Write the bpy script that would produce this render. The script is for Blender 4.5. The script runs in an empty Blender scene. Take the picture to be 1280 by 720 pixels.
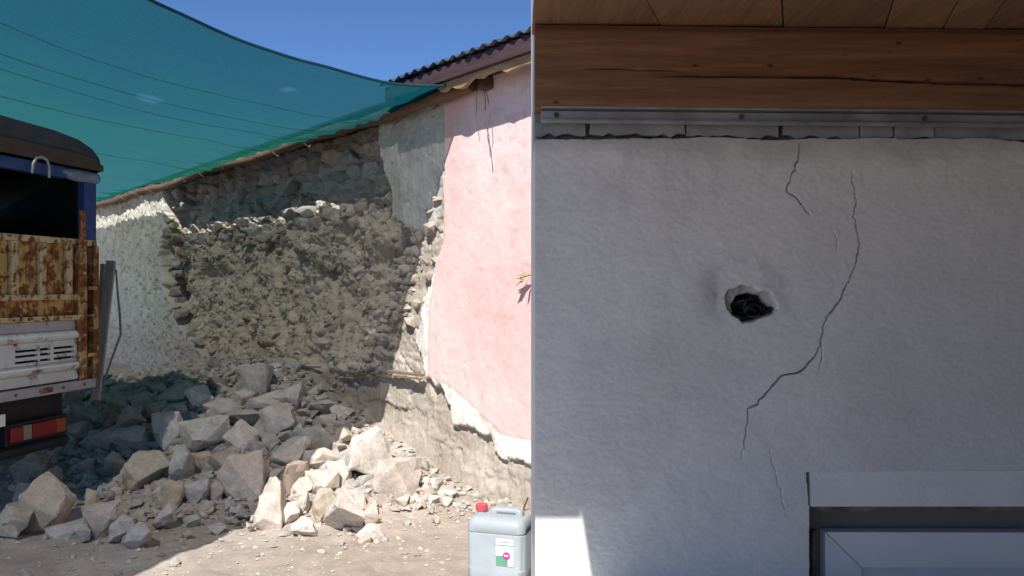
import bpy, bmesh, math, random
import numpy as np
from mathutils import Vector, Matrix, Quaternion

random.seed(7)
rng = np.random.default_rng(11)
S = bpy.context.scene
COL = S.collection

# ------------------------------------------------------------------ camera, sky, sun, exposure
EYE, F = 1.6, 1000.0                       # eye height (m), focal length in photo pixels (1280 wide)
cam_data = bpy.data.cameras.new('camera'); cam = bpy.data.objects.new('camera', cam_data); COL.objects.link(cam)
cam.location = (0, 0, EYE); cam.rotation_euler = (math.radians(90), 0, 0)
cam_data.sensor_width = 36; cam_data.lens = 36 * F / 1280; cam_data.clip_end = 2000; cam_data.clip_start = 0.05
S.camera = cam
SUN_DIR = Vector((0.17, 0.985, -1.10)).normalized()
world = bpy.data.worlds.new('World'); S.world = world; world.use_nodes = True
wn = world.node_tree; bg = wn.nodes['Background']; sky = wn.nodes.new('ShaderNodeTexSky')
sky.sky_type = 'NISHITA'; sky.sun_disc = False
sky.sun_elevation = math.radians(47.7); sky.sun_rotation = math.radians(190)
sky.altitude = 3000; sky.air_density = 1.0; sky.dust_density = 0.0; sky.ozone_density = 10.0
wn.links.new(sky.outputs[0], bg.inputs[0]); bg.inputs[1].default_value = 0.10
sun_data = bpy.data.lights.new('sun', 'SUN'); sun = bpy.data.objects.new('sun', sun_data); COL.objects.link(sun)
sun_data.energy = 5.0; sun_data.angle = math.radians(0.5); sun_data.color = (1.0, 0.955, 0.89)
sun.rotation_euler = SUN_DIR.to_track_quat('-Z', 'Y').to_euler(); sun.location = (-3, -8, 12)
S.view_settings.view_transform = 'Standard'; S.view_settings.look = 'None'
S.view_settings.gamma = 1; S.view_settings.exposure = 0.55
S.cycles.max_bounces = 8; S.cycles.transparent_max_bounces = 12

# ------------------------------------------------------------------ helpers
def ss(a, b, x):
    t = np.clip((x - a) / (b - a), 0, 1); return t * t * (3 - 2 * t)

def hash2(i, j, seed):
    h = (i.astype(np.int64) * 374761393 + j.astype(np.int64) * 668265263 + seed * 974711) & 0xFFFFFFFF
    h = ((h ^ (h >> 13)) * 1274126177) & 0xFFFFFFFF
    h = ((h ^ (h >> 16)) * 2246822519) & 0xFFFFFFFF
    return ((h ^ (h >> 15)) & 0xFFFFFF) / float(0xFFFFFF)

def vnoise(x, y, seed=0):
    x = np.asarray(x, float); y = np.asarray(y, float)
    i = np.floor(x); j = np.floor(y); fx = x - i; fy = y - j
    fx = fx * fx * (3 - 2 * fx); fy = fy * fy * (3 - 2 * fy)
    i = i.astype(np.int64); j = j.astype(np.int64)
    a = hash2(i, j, seed); b = hash2(i + 1, j, seed); c = hash2(i, j + 1, seed); d = hash2(i + 1, j + 1, seed)
    return (a * (1 - fx) + b * fx) * (1 - fy) + (c * (1 - fx) + d * fx) * fy - 0.5

def fbm(x, y, seed=0, octaves=4, gain=0.5):
    v = 0; amp = 1.0
    for k in range(octaves):
        v = v + amp * vnoise(x * 2 ** k, y * 2 ** k, seed + k * 17); amp *= gain
    return v

def worley(x, y, seed=0):
    """distance to nearest and second nearest cell point, and a random number for the nearest cell"""
    i = np.floor(x).astype(np.int64); j = np.floor(y).astype(np.int64)
    f1 = np.full(x.shape, 9.0); f2 = np.full(x.shape, 9.0); cid = np.zeros(x.shape)
    for di in (-1, 0, 1):
        for dj in (-1, 0, 1):
            ci = i + di; cj = j + dj
            px = ci + 0.1 + 0.8 * hash2(ci, cj, seed); py = cj + 0.1 + 0.8 * hash2(ci, cj, seed + 5)
            d = np.hypot(x - px, y - py); r = hash2(ci, cj, seed + 9)
            near = d < f1
            f2 = np.where(near, f1, np.minimum(f2, d)); cid = np.where(near, r, cid); f1 = np.where(near, d, f1)
    return f1, f2, cid

def poly_sdf(x, y, pts):
    """signed distance to a polygon, negative inside"""
    d = np.full(x.shape, 1e9); inside = np.zeros(x.shape, bool); n = len(pts)
    for k in range(n):
        ax, ay = pts[k]; bx, by = pts[(k + 1) % n]; ex, ey = bx - ax, by - ay
        t = np.clip(((x - ax) * ex + (y - ay) * ey) / (ex * ex + ey * ey + 1e-12), 0, 1)
        d = np.minimum(d, np.hypot(x - ax - t * ex, y - ay - t * ey))
        if abs(ey) > 1e-12:
            inside ^= ((ay > y) != (by > y)) & (x < ex * (y - ay) / ey + ax)
    return np.where(inside, -d, d)

def line_dist(x, y, pts):
    d = np.full(x.shape, 1e9); par = np.zeros(x.shape); L = 0.0
    for k in range(len(pts) - 1):
        ax, ay = pts[k]; bx, by = pts[k + 1]; ex, ey = bx - ax, by - ay; l = math.hypot(ex, ey)
        t = np.clip(((x - ax) * ex + (y - ay) * ey) / (l * l + 1e-12), 0, 1)
        q = np.hypot(x - ax - t * ex, y - ay - t * ey)
        par = np.where(q < d, L + t * l, par); d = np.minimum(d, q); L += l
    return d, par, L

def mesh_from(name, verts, faces):
    me = bpy.data.meshes.new(name)
    verts = np.asarray(verts, np.float32)
    if isinstance(faces, np.ndarray):
        nf, k = faces.shape
        me.vertices.add(len(verts)); me.vertices.foreach_set('co', verts.ravel())
        me.loops.add(nf * k); me.loops.foreach_set('vertex_index', faces.ravel().astype(np.int32))
        me.polygons.add(nf); me.polygons.foreach_set('loop_start', (np.arange(nf) * k).astype(np.int32))
        me.update(calc_edges=True)
    else:
        me.from_pydata(verts.tolist(), [], faces); me.update()
    return me

def link(name, me, mat=None, parent=None, smooth=False):
    o = bpy.data.objects.new(name, me); COL.objects.link(o)
    if mat is not None and len(me.materials) == 0: me.materials.append(mat)
    if parent is not None: o.parent = parent
    if smooth:
        me.polygons.foreach_set('use_smooth', np.ones(len(me.polygons), bool))
    return o

def tag(o, label=None, cat=None, group=None, kind=None):
    if label: o['label'] = label
    if cat: o['category'] = cat
    if group: o['group'] = group
    if kind: o['kind'] = kind
    return o

def thing(name, label, cat, loc=(0, 0, 0), rz=0.0, group=None):
    o = bpy.data.objects.new(name, None); COL.objects.link(o); o.location = loc; o.rotation_euler = (0, 0, rz)
    return tag(o, label, cat, group)

def set_color(me, rgb):
    """per-vertex pigment (linear)"""
    a = me.color_attributes.new('pigment', 'FLOAT_COLOR', 'POINT')
    c = np.ones((len(me.vertices), 4), np.float32); c[:, :3] = rgb
    a.data.foreach_set('color', c.ravel())

class MB:
    def __init__(s): s.v = []; s.f = []
    def box(s, x0, x1, y0, y1, z0, z1, jit=0.0):
        b = len(s.v)
        for x, y, z in ((x0,y0,z0),(x1,y0,z0),(x1,y1,z0),(x0,y1,z0),(x0,y0,z1),(x1,y0,z1),(x1,y1,z1),(x0,y1,z1)):
            s.v.append((x + random.uniform(-jit, jit), y + random.uniform(-jit, jit), z + random.uniform(-jit, jit)))
        for q in ((0,3,2,1),(4,5,6,7),(0,1,5,4),(1,2,6,5),(2,3,7,6),(3,0,4,7)): s.f.append(tuple(b + k for k in q))
        return s
    def bar(s, p, q, w, h, up=(0, 0, 1)):
        p = Vector(p); q = Vector(q); d = (q - p).normalized(); u = Vector(up)
        r = d.cross(u); r = r.normalized() if r.length > 1e-6 else Vector((1, 0, 0)); u = r.cross(d).normalized(); b = len(s.v)
        for e in (p, q):
            for a, c in ((-1,-1),(1,-1),(1,1),(-1,1)): s.v.append(tuple(e + r * (a * w / 2) + u * (c * h / 2)))
        for k in range(4): s.f.append((b + k, b + (k + 1) % 4, b + 4 + (k + 1) % 4, b + 4 + k))
        s.f.append((b + 3, b + 2, b + 1, b)); s.f.append((b + 4, b + 5, b + 6, b + 7)); return s
    def tube(s, pts, r, n=8, caps=True):
        pts = [Vector(p) for p in pts]; b = len(s.v); rr = r if isinstance(r, (list, tuple)) else [r] * len(pts)
        ref = None
        for k, p in enumerate(pts):
            t = (pts[min(k + 1, len(pts) - 1)] - pts[max(k - 1, 0)]).normalized()
            if ref is None: ref = t.orthogonal().normalized()
            ref = (ref - t * ref.dot(t)); ref = ref.normalized() if ref.length > 1e-6 else t.orthogonal().normalized()
            w = t.cross(ref)
            for m in range(n):
                a = 2 * math.pi * m / n; s.v.append(tuple(p + (ref * math.cos(a) + w * math.sin(a)) * rr[k]))
        for k in range(len(pts) - 1):
            for m in range(n):
                s.f.append((b + k*n + m, b + k*n + (m+1) % n, b + (k+1)*n + (m+1) % n, b + (k+1)*n + m))
        if caps:
            s.f.append(tuple(b + m for m in reversed(range(n)))); e = b + (len(pts) - 1) * n
            s.f.append(tuple(e + m for m in range(n)))
        return s
    def prism(s, poly, axis, a0, a1):
        """polygon of (p, q) extruded along axis 0 (x), 1 (y) or 2 (z)"""
        b = len(s.v); n = len(poly)
        for a in (a0, a1):
            for p, q in poly: s.v.append({0: (a, p, q), 1: (p, a, q), 2: (p, q, a)}[axis])
        for k in range(n): s.f.append((b + k, b + (k + 1) % n, b + n + (k + 1) % n, b + n + k))
        s.f.append(tuple(b + k for k in reversed(range(n)))); s.f.append(tuple(b + n + k for k in range(n))); return s
    def build(s, name, mat, parent=None, bevel=0.0, smooth=False, segs=2):
        me = mesh_from(name, s.v, s.f); bm = bmesh.new(); bm.from_mesh(me)
        bmesh.ops.recalc_face_normals(bm, faces=bm.faces)
        if bevel: bmesh.ops.bevel(bm, geom=[e for e in bm.edges if e.calc_face_angle(0) > 0.5], offset=bevel, segments=segs, profile=0.6, affect='EDGES')
        bm.to_mesh(me); bm.free()
        o = link(name, me, mat, parent, smooth)
        if smooth: me.set_sharp_from_angle(angle=math.radians(40))
        return o

def grid_faces(nx, nz, flip=False):
    i, j = np.meshgrid(np.arange(nx - 1), np.arange(nz - 1), indexing='ij'); k = (i * nz + j).ravel()
    q = np.stack([k, k + nz, k + nz + 1, k + 1], 1)
    return q[:, ::-1].copy() if flip else q

# ------------------------------------------------------------------ materials (all procedural)
class Mat:
    def __init__(s, name):
        s.m = bpy.data.materials.new(name); s.m.use_nodes = True; s.t = s.m.node_tree; s.b = s.t.nodes['Principled BSDF']
        s.b.inputs['Specular IOR Level'].default_value = 0.25
    def n(s, kind, **kw):
        d = s.t.nodes.new(kind)
        for k, v in kw.items():
            if hasattr(d, k): setattr(d, k, v)
            else: d.inputs[k.replace('_', ' ')].default_value = v
        return d
    def l(s, a, b): s.t.links.new(a, b)
    def coords(s, kind='Object', scale=(1, 1, 1)):
        t = s.n('ShaderNodeTexCoord'); m = s.n('ShaderNodeMapping'); m.inputs['Scale'].default_value = scale
        s.l(t.outputs[kind], m.inputs['Vector']); return m.outputs[0]
    def noise(s, vec, scale, detail=5, rough=0.6, dist=0.0):
        t = s.n('ShaderNodeTexNoise'); t.inputs['Scale'].default_value = scale; t.inputs['Detail'].default_value = detail
        t.inputs['Roughness'].default_value = rough; t.inputs['Distortion'].default_value = dist
        s.l(vec, t.inputs['Vector']); return t.outputs['Fac']
    def ramp(s, fac, stops):
        r = s.n('ShaderNodeValToRGB'); e = r.color_ramp.elements
        while len(e) < len(stops): e.new(0.5)
        for k, (p, c) in enumerate(stops):
            e[k].position = p; e[k].color = (c if len(c) == 4 else (*c, 1)) if isinstance(c, tuple) else (c, c, c, 1)
        s.l(fac, r.inputs['Fac']); return r.outputs['Color']
    def mix(s, fac, a, b, blend='MIX'):
        m = s.n('ShaderNodeMix', data_type='RGBA', blend_type=blend)
        for sock, val in ((m.inputs[0], fac), (m.inputs[6], a), (m.inputs[7], b)):
            if isinstance(val, (int, float)): sock.default_value = val
            elif isinstance(val, tuple): sock.default_value = (*val, 1) if len(val) == 3 else val
            else: s.l(val, sock)
        return m.outputs[2]
    def bump(s, h, strength=0.5, dist=0.01, prev=None):
        b = s.n('ShaderNodeBump'); b.inputs['Strength'].default_value = strength; b.inputs['Distance'].default_value = dist
        s.l(h, b.inputs['Height'])
        if prev is not None: s.l(prev, b.inputs['Normal'])
        return b.outputs['Normal']
    def done(s, color, rough=0.9, normal=None, metal=0.0):
        if isinstance(color, tuple): s.b.inputs['Base Color'].default_value = (*color, 1)
        else: s.l(color, s.b.inputs['Base Color'])
        if isinstance(rough, (int, float)): s.b.inputs['Roughness'].default_value = rough
        else: s.l(rough, s.b.inputs['Roughness'])
        s.b.inputs['Metallic'].default_value = metal
        if normal is not None: s.l(normal, s.b.inputs['Normal'])
        return s.m

def m_plain(name, color, rough=0.7, var=0.25, scale=6, metal=0.0, bump=0.15):
    m = Mat(name); v = m.coords()
    f = m.noise(v, scale, 6); c = m.mix(m.ramp(f, [(0.3, 0.0), (0.7, 1.0)]), tuple(x * (1 - var) for x in color), tuple(min(1, x * (1 + var)) for x in color))
    return m.done(c, rough, m.bump(m.noise(v, scale * 12, 4), bump, 0.004), metal)

def m_pigment(name, fine=55, var=0.22, bump=0.6, dist=0.012, rough=0.95):
    """earthy surface: pigment from the vertices, mottled, with fine grain"""
    m = Mat(name); v = m.coords(); a = m.n('ShaderNodeAttribute', attribute_name='pigment').outputs['Color']
    f = m.ramp(m.noise(v, 7, 8, 0.65), [(0.28, 1 - var), (0.72, 1 + var * 0.6)])
    g = m.ramp(m.noise(v, fine, 6, 0.7), [(0.3, 1 - var * 0.8), (0.7, 1.1)])
    c = m.mix(1.0, m.mix(1.0, a, f, 'MULTIPLY'), g, 'MULTIPLY')
    n1 = m.bump(m.noise(v, fine * 0.55, 7, 0.7), bump, dist)
    return m.done(c, rough, m.bump(m.noise(v, fine * 3, 4, 0.7), bump * 0.7, dist * 0.3, n1))

def m_rock(name, bump=0.7):
    """broken stone: tint from the object colour, dusted on top faces"""
    m = Mat(name); v = m.coords(scale=(1, 1, 1)); oi = m.n('ShaderNodeObjectInfo')
    add = m.n('ShaderNodeVectorMath', operation='MULTIPLY_ADD'); m.l(oi.outputs['Random'], add.inputs[0])
    add.inputs[1].default_value = (37, 53, 71); m.l(v, add.inputs[2]); v = add.outputs[0]
    f = m.ramp(m.noise(v, 1.4, 8, 0.65), [(0.3, 0.66), (0.7, 1.18)])
    g = m.ramp(m.noise(v, 7, 7, 0.75), [(0.3, 0.72), (0.68, 1.16)])
    c = m.mix(1.0, m.mix(1.0, oi.outputs['Color'], f, 'MULTIPLY'), g, 'MULTIPLY')
    geo = m.n('ShaderNodeNewGeometry'); sx = m.n('ShaderNodeSeparateXYZ'); m.l(geo.outputs['True Normal'], sx.inputs[0])
    up = m.n('ShaderNodeMath', operation='MULTIPLY'); m.l(m.ramp(sx.outputs['Z'], [(0.2, 0.0), (0.9, 0.75)]), up.inputs[0]); m.l(m.ramp(m.noise(v, 3, 5), [(0.35, 0.0), (0.6, 1.0)]), up.inputs[1])
    c = m.mix(up.outputs[0], c, (0.52, 0.46, 0.40))
    n1 = m.bump(m.noise(v, 4, 9, 0.8), bump * 1.1, 0.010)
    return m.done(c, 0.95, m.bump(m.noise(v, 18, 6, 0.8), bump, 0.004, n1))

def m_rusty(name, paint, amount, scale=9):
    m = Mat(name); v = m.coords(); f = m.noise(v, scale, 9, 0.72, 0.4); vs = m.noise(m.coords(scale=(1, 1, 0.25)), scale * 2.2, 6, 0.7)
    s_ = m.n('ShaderNodeMath', operation='ADD'); m.l(f, s_.inputs[0]); mm = m.n('ShaderNodeMath', operation='MULTIPLY'); m.l(vs, mm.inputs[0]); mm.inputs[1].default_value = 0.5; m.l(mm.outputs[0], s_.inputs[1])
    k = 0.75 + (0.5 - amount) * 0.5
    mask = m.ramp(s_.outputs[0], [(k - 0.05, 0.0), (k + 0.05, 1.0)])
    rust = m.ramp(m.noise(v, 26, 8, 0.75), [(0.28, (0.045, 0.018, 0.008)), (0.5, (0.16, 0.062, 0.022)), (0.72, (0.30, 0.13, 0.04))])
    pt = m.mix(m.ramp(m.noise(v, 4, 6), [(0.3, 0.0), (0.75, 1.0)]), paint, tuple(x * 0.72 for x in paint))
    return m.done(m.mix(mask, pt, rust), m.ramp(mask, [(0, 0.5), (1, 0.9)]), m.bump(m.noise(v, 40, 6), 0.4, 0.004))

def m_wood(name, base, dark, grain=(0.6, 9, 9), knots=0.0, bump=0.3):
    m = Mat(name); oi = m.n('ShaderNodeObjectInfo'); v0 = m.coords(scale=grain)
    add = m.n('ShaderNodeVectorMath', operation='MULTIPLY_ADD'); m.l(oi.outputs['Random'], add.inputs[0]); add.inputs[1].default_value = (17, 31, 23); m.l(v0, add.inputs[2]); v = add.outputs[0]
    f = m.noise(v, 2.2, 8, 0.65, 0.6); g = m.noise(v, 11, 5, 0.7)
    c = m.mix(m.ramp(f, [(0.3, 0.0), (0.7, 1.0)]), dark, base)
    c = m.mix(1.0, c, m.ramp(g, [(0.3, 0.75), (0.7, 1.12)]), 'MULTIPLY')
    vr = m.n('ShaderNodeMapRange'); m.l(oi.outputs['Random'], vr.inputs[0]); vr.inputs[3].default_value = 0.82; vr.inputs[4].default_value = 1.15
    c = m.mix(1.0, c, vr.outputs[0], 'MULTIPLY')
    if knots:
        vo = m.n('ShaderNodeTexVoronoi'); vo.inputs['Scale'].default_value = knots; m.l(m.coords(scale=(0.8, 1, 1.5)), vo.inputs['Vector'])
        c = m.mix(m.ramp(vo.outputs['Distance'], [(0.05, 1.0), (0.13, 0.0)]), c, tuple(x * 0.35 for x in dark))
        dirt = m.ramp(m.noise(m.coords(scale=(1, 1, 2.2)), 3.3, 8, 0.7), [(0.66, 0.0), (0.78, 0.45)])
        c = m.mix(dirt, c, (0.42, 0.36, 0.32))
    return m.done(c, 0.75, m.bump(g, bump, 0.003))

def m_fabric(name, color, rough=0.85):
    m = Mat(name); v = m.coords(); w = m.noise(v, 260, 2); f = m.noise(v, 5, 6)
    c = m.mix(m.ramp(f, [(0.3, 0.0), (0.7, 1.0)]), tuple(x * 0.7 for x in color), tuple(min(1, x * 1.3) for x in color))
    return m.done(c, rough, m.bump(w, 0.3, 0.003))

M = {}
M['ground'] = m_pigment('dusty_earth', 40, 0.2, 0.7, 0.015)
M['wall'] = m_pigment('house_wall', 60, 0.11, 0.5, 0.009)
M['rock'] = m_rock('broken_stone'); M['wall_stone'] = m_rock('wall_stone', 0.8)
M['gravel'] = m_pigment('gravel', 70, 0.2, 0.5, 0.008)
M['pole'] = m_wood('weathered_pole', (0.20, 0.125, 0.085), (0.10, 0.06, 0.04), (1, 9, 9), 0, 0.5)
M['lath'] = m_wood('old_lath', (0.30, 0.22, 0.16), (0.16, 0.105, 0.07), (1, 12, 12), 0, 0.5)
M['fascia'] = m_wood('dark_fascia', (0.085, 0.05, 0.055), (0.05, 0.03, 0.036), (0.6, 9, 9), 0, 0.4)
M['soffit'] = m_wood('ragged_board', (0.52, 0.36, 0.22), (0.30, 0.18, 0.10), (1.2, 7, 7), 0, 0.5)
M['sheet'] = m_plain('roof_sheet', (0.10, 0.105, 0.14), 0.4, 0.25, 5, 0.5)
M['wire'] = m_plain('brown_wire', (0.16, 0.07, 0.06), 0.7)
M['cream'] = m_rusty('rusty_cream_paint', (0.56, 0.46, 0.25), 0.46, 12)
M['rust'] = m_rusty('rust_panel', (0.46, 0.33, 0.11), 0.50, 12)
M['rust_post'] = m_rusty('rusty_post', (0.46, 0.33, 0.16), 0.60, 9)
M['white_truck'] = m_rusty('white_truck_paint', (0.64, 0.68, 0.64), 0.30, 6)
M['grey_sill'] = m_rusty('grey_sill', (0.40, 0.40, 0.40), 0.28, 6)
M['blue'] = m_plain('blue_paint', (0.035, 0.07, 0.20), 0.45, 0.3, 7)
M['blue_grey'] = m_plain('worn_blue_paint', (0.17, 0.22, 0.30), 0.55, 0.35, 9)
M['canopy'] = m_fabric('dark_canopy', (0.05, 0.06, 0.065)); M['valance'] = m_fabric('brown_valance', (0.075, 0.055, 0.042))
M['dark'] = m_plain('chassis_black', (0.018, 0.018, 0.02), 0.7); M['tyre'] = m_plain('tyre', (0.025, 0.025, 0.027), 0.85)
M['steel'] = m_plain('worn_steel', (0.35, 0.34, 0.33), 0.45, 0.3, 12, 0.7)
M['red_lens'] = m_plain('red_lens', (0.20, 0.010, 0.016), 0.25, 0.15, 20, 0, 0.02)
M['amber_lens'] = m_plain('amber_lens', (0.24, 0.055, 0.022), 0.25, 0.15, 20, 0, 0.02)
M['clear_lens'] = m_plain('clear_lens', (0.24, 0.19, 0.14), 0.25, 0.15, 20, 0, 0.02)
M['grey_wood'] = m_wood('grey_plank', (0.42, 0.42, 0.41), (0.26, 0.26, 0.255), (9, 9, 1), 0, 0.5)
M['can'] = m_plain('milky_plastic', (0.34, 0.38, 0.405), 0.45, 0.12, 5, 0, 0.05); M['can'].node_tree.nodes['Principled BSDF'].inputs['Subsurface Weight'].default_value = 0.15
M['red'] = m_plain('red_cap', (0.62, 0.07, 0.09), 0.45, 0.1, 10); M['label'] = m_plain('label_paper', (0.78, 0.79, 0.77), 0.6, 0.03, 10, 0, 0)
M['green'] = m_plain('label_green', (0.12, 0.34, 0.22), 0.6, 0.1); M['purple'] = m_plain('label_magenta', (0.42, 0.06, 0.26), 0.6, 0.1)
M['ink'] = m_plain('label_ink', (0.12, 0.14, 0.14), 0.6); M['slot'] = m_plain('slot_shade', (0.16, 0.16, 0.17), 0.6)
M['white_wall'] = m_pigment('white_plaster', 70, 0.05, 0.16, 0.005, 0.85)
M['beam'] = m_wood('porch_beam', (0.34, 0.17, 0.092), (0.20, 0.092, 0.05), (0.5, 9, 9), 11.0, 0.35)
M['board'] = m_wood('porch_board', (0.30, 0.175, 0.10), (0.20, 0.11, 0.062), (9, 0.5, 9), 0, 0.3)
M['alu'] = m_plain('dull_aluminium', (0.30, 0.31, 0.32), 0.45, 0.3, 8, 0.25, 0.05)
M['alu_dark'] = m_plain('rail_groove_and_shadow', (0.07, 0.07, 0.075), 0.6)
M['block'] = m_plain('painted_block', (0.30, 0.31, 0.32), 0.9, 0.35, 9, 0, 0.5)
M['mortar'] = m_plain('dirty_mortar', (0.19, 0.175, 0.15), 0.95, 0.5, 14, 0, 0.9)
M['pvc'] = m_plain('white_pvc', (0.82, 0.81, 0.79), 0.35, 0.05, 4, 0, 0.02)
M['lintel'] = m_plain('white_lintel', (0.84, 0.83, 0.80), 0.85, 0.05, 9, 0, 0.6)
M['cable'] = m_plain('black_cable', (0.022, 0.022, 0.026), 0.4)
M['smear'] = m_plain('plaster_smear', (0.30, 0.22, 0.18), 0.95, 0.5, 30, 0, 0.5)
M['twig'] = m_plain('dry_leaf', (0.36, 0.27, 0.13), 0.8, 0.3, 30)

SPOTS = []
def m_net(name, gain, lo, hi):
    m = Mat(name); t = m.t; m.b.inputs['Base Color'].default_value = (0.03, 0.2, 0.18, 1)
    uv = m.n('ShaderNodeUVMap').outputs[0]
    w = m.n('ShaderNodeMapping'); w.inputs['Scale'].default_value = (3, 60, 1); m.l(uv, w.inputs[0])
    f = m.noise(w.outputs[0], 1.0, 5, 0.7); g = m.noise(uv, 90, 3, 0.8); big = m.noise(uv, 0.6, 4)
    def c(r, gg, b): return (r * gain, gg * gain, b * gain)
    sp = m.n('ShaderNodeSeparateXYZ'); m.l(uv, sp.inputs[0]); mr = m.n('ShaderNodeMapRange'); m.l(sp.outputs['Y'], mr.inputs[0]); mr.inputs[1].default_value = 0.4; mr.inputs[2].default_value = 5.5
    ad = m.n('ShaderNodeMath', operation='MULTIPLY_ADD'); m.l(big, ad.inputs[0]); ad.inputs[1].default_value = 0.7; m.l(mr.outputs[0], ad.inputs[2])
    grazing_green = m.ramp(ad.outputs[0], [(0.35, 0.0), (1.15, 1.0)])          # far widths painted greener and denser for grazing view and less sky behind
    col = m.mix(grazing_green, m.mix(f, c(0.002, 0.046, 0.064), c(0.005, 0.078, 0.094)), m.mix(f, c(0.004, 0.078, 0.058), c(0.012, 0.122, 0.090)))
    yarn = m.n('ShaderNodeTexWave', wave_type='BANDS', bands_direction='Y'); yarn.inputs['Scale'].default_value = 9.0; yarn.inputs['Distortion'].default_value = 1.5; yarn.inputs['Detail'].default_value = 3; m.l(uv, yarn.inputs['Vector'])
    col = m.mix(1.0, col, m.ramp(yarn.outputs['Fac'], [(0.0, 0.80), (1.0, 1.15)]), 'MULTIPLY')
    tr = m.n('ShaderNodeBsdfTranslucent'); df = m.n('ShaderNodeBsdfDiffuse'); tp = m.n('ShaderNodeBsdfTransparent')
    m.l(col, tr.inputs[0]); m.l(col, df.inputs[0])
    a = m.n('ShaderNodeMixShader'); a.inputs[0].default_value = 0.4; m.l(tr.outputs[0], a.inputs[1]); m.l(df.outputs[0], a.inputs[2])
    op = m.mix(grazing_green, m.ramp(g, [(0.3, lo), (0.7, hi)]), m.ramp(g, [(0.3, lo * 0.75), (0.7, hi * 0.85)]))
    b = m.n('ShaderNodeMixShader'); tp.inputs[0].default_value = (1.0, 0.96, 0.89, 1)
    for (a_, b_, rad) in SPOTS:                           # thin worn spots let more light through
        dv = m.n('ShaderNodeVectorMath', operation='DISTANCE'); m.l(uv, dv.inputs[0]); dv.inputs[1].default_value = (a_, b_, 0)
        nz = m.noise(uv, 9, 4); ad = m.n('ShaderNodeMath', operation='MULTIPLY_ADD'); m.l(nz, ad.inputs[0]); ad.inputs[1].default_value = rad; m.l(dv.outputs['Value'], ad.inputs[2])
        op = m.mix(m.ramp(ad.outputs[0], [(rad * 1.1, 1.0), (rad * 1.7, 0.0)]), op, (0.36, 0.36, 0.36))
    m.l(op, b.inputs[0]); m.l(a.outputs[0], b.inputs[1]); m.l(tp.outputs[0], b.inputs[2])
    m.l(b.outputs[0], t.nodes['Material Output'].inputs['Surface']); return m.m
M['hem'] = m_fabric('net_hem', (0.006, 0.055, 0.075)); M['net_seam'] = m_fabric('net_seam', (0.016, 0.15, 0.16))

# ------------------------------------------------------------------ layout of the stone house wall: local x = along the wall (away), y = out of the wall, z = up
W0 = Vector((0.114, 5.714, 0)); SL = 0.84; NRM = math.hypot(SL, 1)
AX = Vector((-SL / NRM, 1 / NRM, 0)); NX = Vector((-1 / NRM, -SL / NRM, 0))
HOUSE_RZ = math.atan2(AX.y, AX.x)
def wpt(s, d, z): return W0 + AX * s + NX * d + Vector((0, 0, z))
def on_wall(u, v, d=0.0):
    """where a sight line meets the wall plane (or a plane d metres in front of it): (along, height)"""
    k = (u - 640) / F; o = W0 + NX * d; Y = (o.x + SL * o.y) / (k + SL)
    return (Y - o.y) / AX.y, EYE + (360 - v) / F * Y
def WP(pts, d=0.0): return [on_wall(u, v, d) for u, v in pts]
def to_sd(x, y):
    rx, ry = x - W0.x, y - W0.y; return rx * AX.x + ry * AX.y, rx * NX.x + ry * NX.y

def mound(x, y):
    """height of the earth and rubble bed below the loose stones"""
    x = np.asarray(x, float); y = np.asarray(y, float); s, d = to_sd(x, y)
    d = d + 0.12 * fbm(s * 1.1, d * 1.1, 3)
    reach = 0.9 + 1.75 * ss(0.0, 1.5, s) - 0.5 * ss(4, 9, s)
    h = (0.56 * np.exp(-((s - 4.5) / 2.0) ** 2) + 0.27 * ss(0.2, 2.6, s)) * (1 - ss(0.0, 1.0, d / reach))
    h = h * ss(-0.6, 0.9, s)
    h = h + 0.05 * np.exp(-((s - 0.2) / 0.9) ** 2) * (1 - ss(0, 0.8, d))
    return h * ss(-1.0, -0.3, d)

# ------------------------------------------------------------------ ground
def spaced(a, b, step, far, grow=1.35):
    mid = np.arange(a, b + step / 2, step); out = [mid]
    e = []; x, st = b, step
    while x < far: st *= grow; x += st; e.append(x)
    w = []; x, st = a, step
    while x > -far: st *= grow; x -= st; w.append(x)
    return np.concatenate([np.array(w[::-1]), mid, np.array(e)])
gx = spaced(-6.5, 1.2, 0.035, 400); gy = spaced(3.6, 12.0, 0.035, 400)
GX, GY = np.meshgrid(gx, gy, indexing='ij')
near = (1 - ss(12, 30, np.hypot(GX, GY)))
gz = mound(GX, GY) + near * (0.026 * fbm(GX * 2.1, GY * 2.1, 21) + 0.020 * fbm(GX * 7, GY * 7, 22, 5, 0.55) - 0.012 * ss(0.1, 0.35, fbm(GX * 3.4 + 5, GY * 4.4, 27)))
sG, dG = to_sd(GX, GY); bed = ss(0.03, 0.25, mound(GX, GY))
f1, f2, cid = worley(GX * 6.5, GY * 6.5, 31)
gz += bed * (0.055 * (0.6 - f1)) + bed * 0.05 * fbm(GX * 5, GY * 5, 23)
gc = np.zeros(GX.shape + (3,)); t = ss(-0.35, 0.4, fbm(GX * 1.3, GY * 1.3, 41))[..., None]
gc[:] = np.array((0.37, 0.31, 0.255)) * (1 - t) + np.array((0.46, 0.40, 0.34)) * t
t = (bed * ss(-0.2, 0.3, fbm(GX * 3, GY * 3, 43)))[..., None] * 0.7
gc = gc * (1 - t) + np.array((0.35, 0.315, 0.275)) * t
me = mesh_from('ground', np.stack([GX, GY, gz], -1).reshape(-1, 3), grid_faces(len(gx), len(gy)))
set_color(me, gc.reshape(-1, 3)); ground = link('ground', me, M['ground'], smooth=True); tag(ground, 'pale dusty earth yard rising under the rubble', kind='structure')

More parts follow.
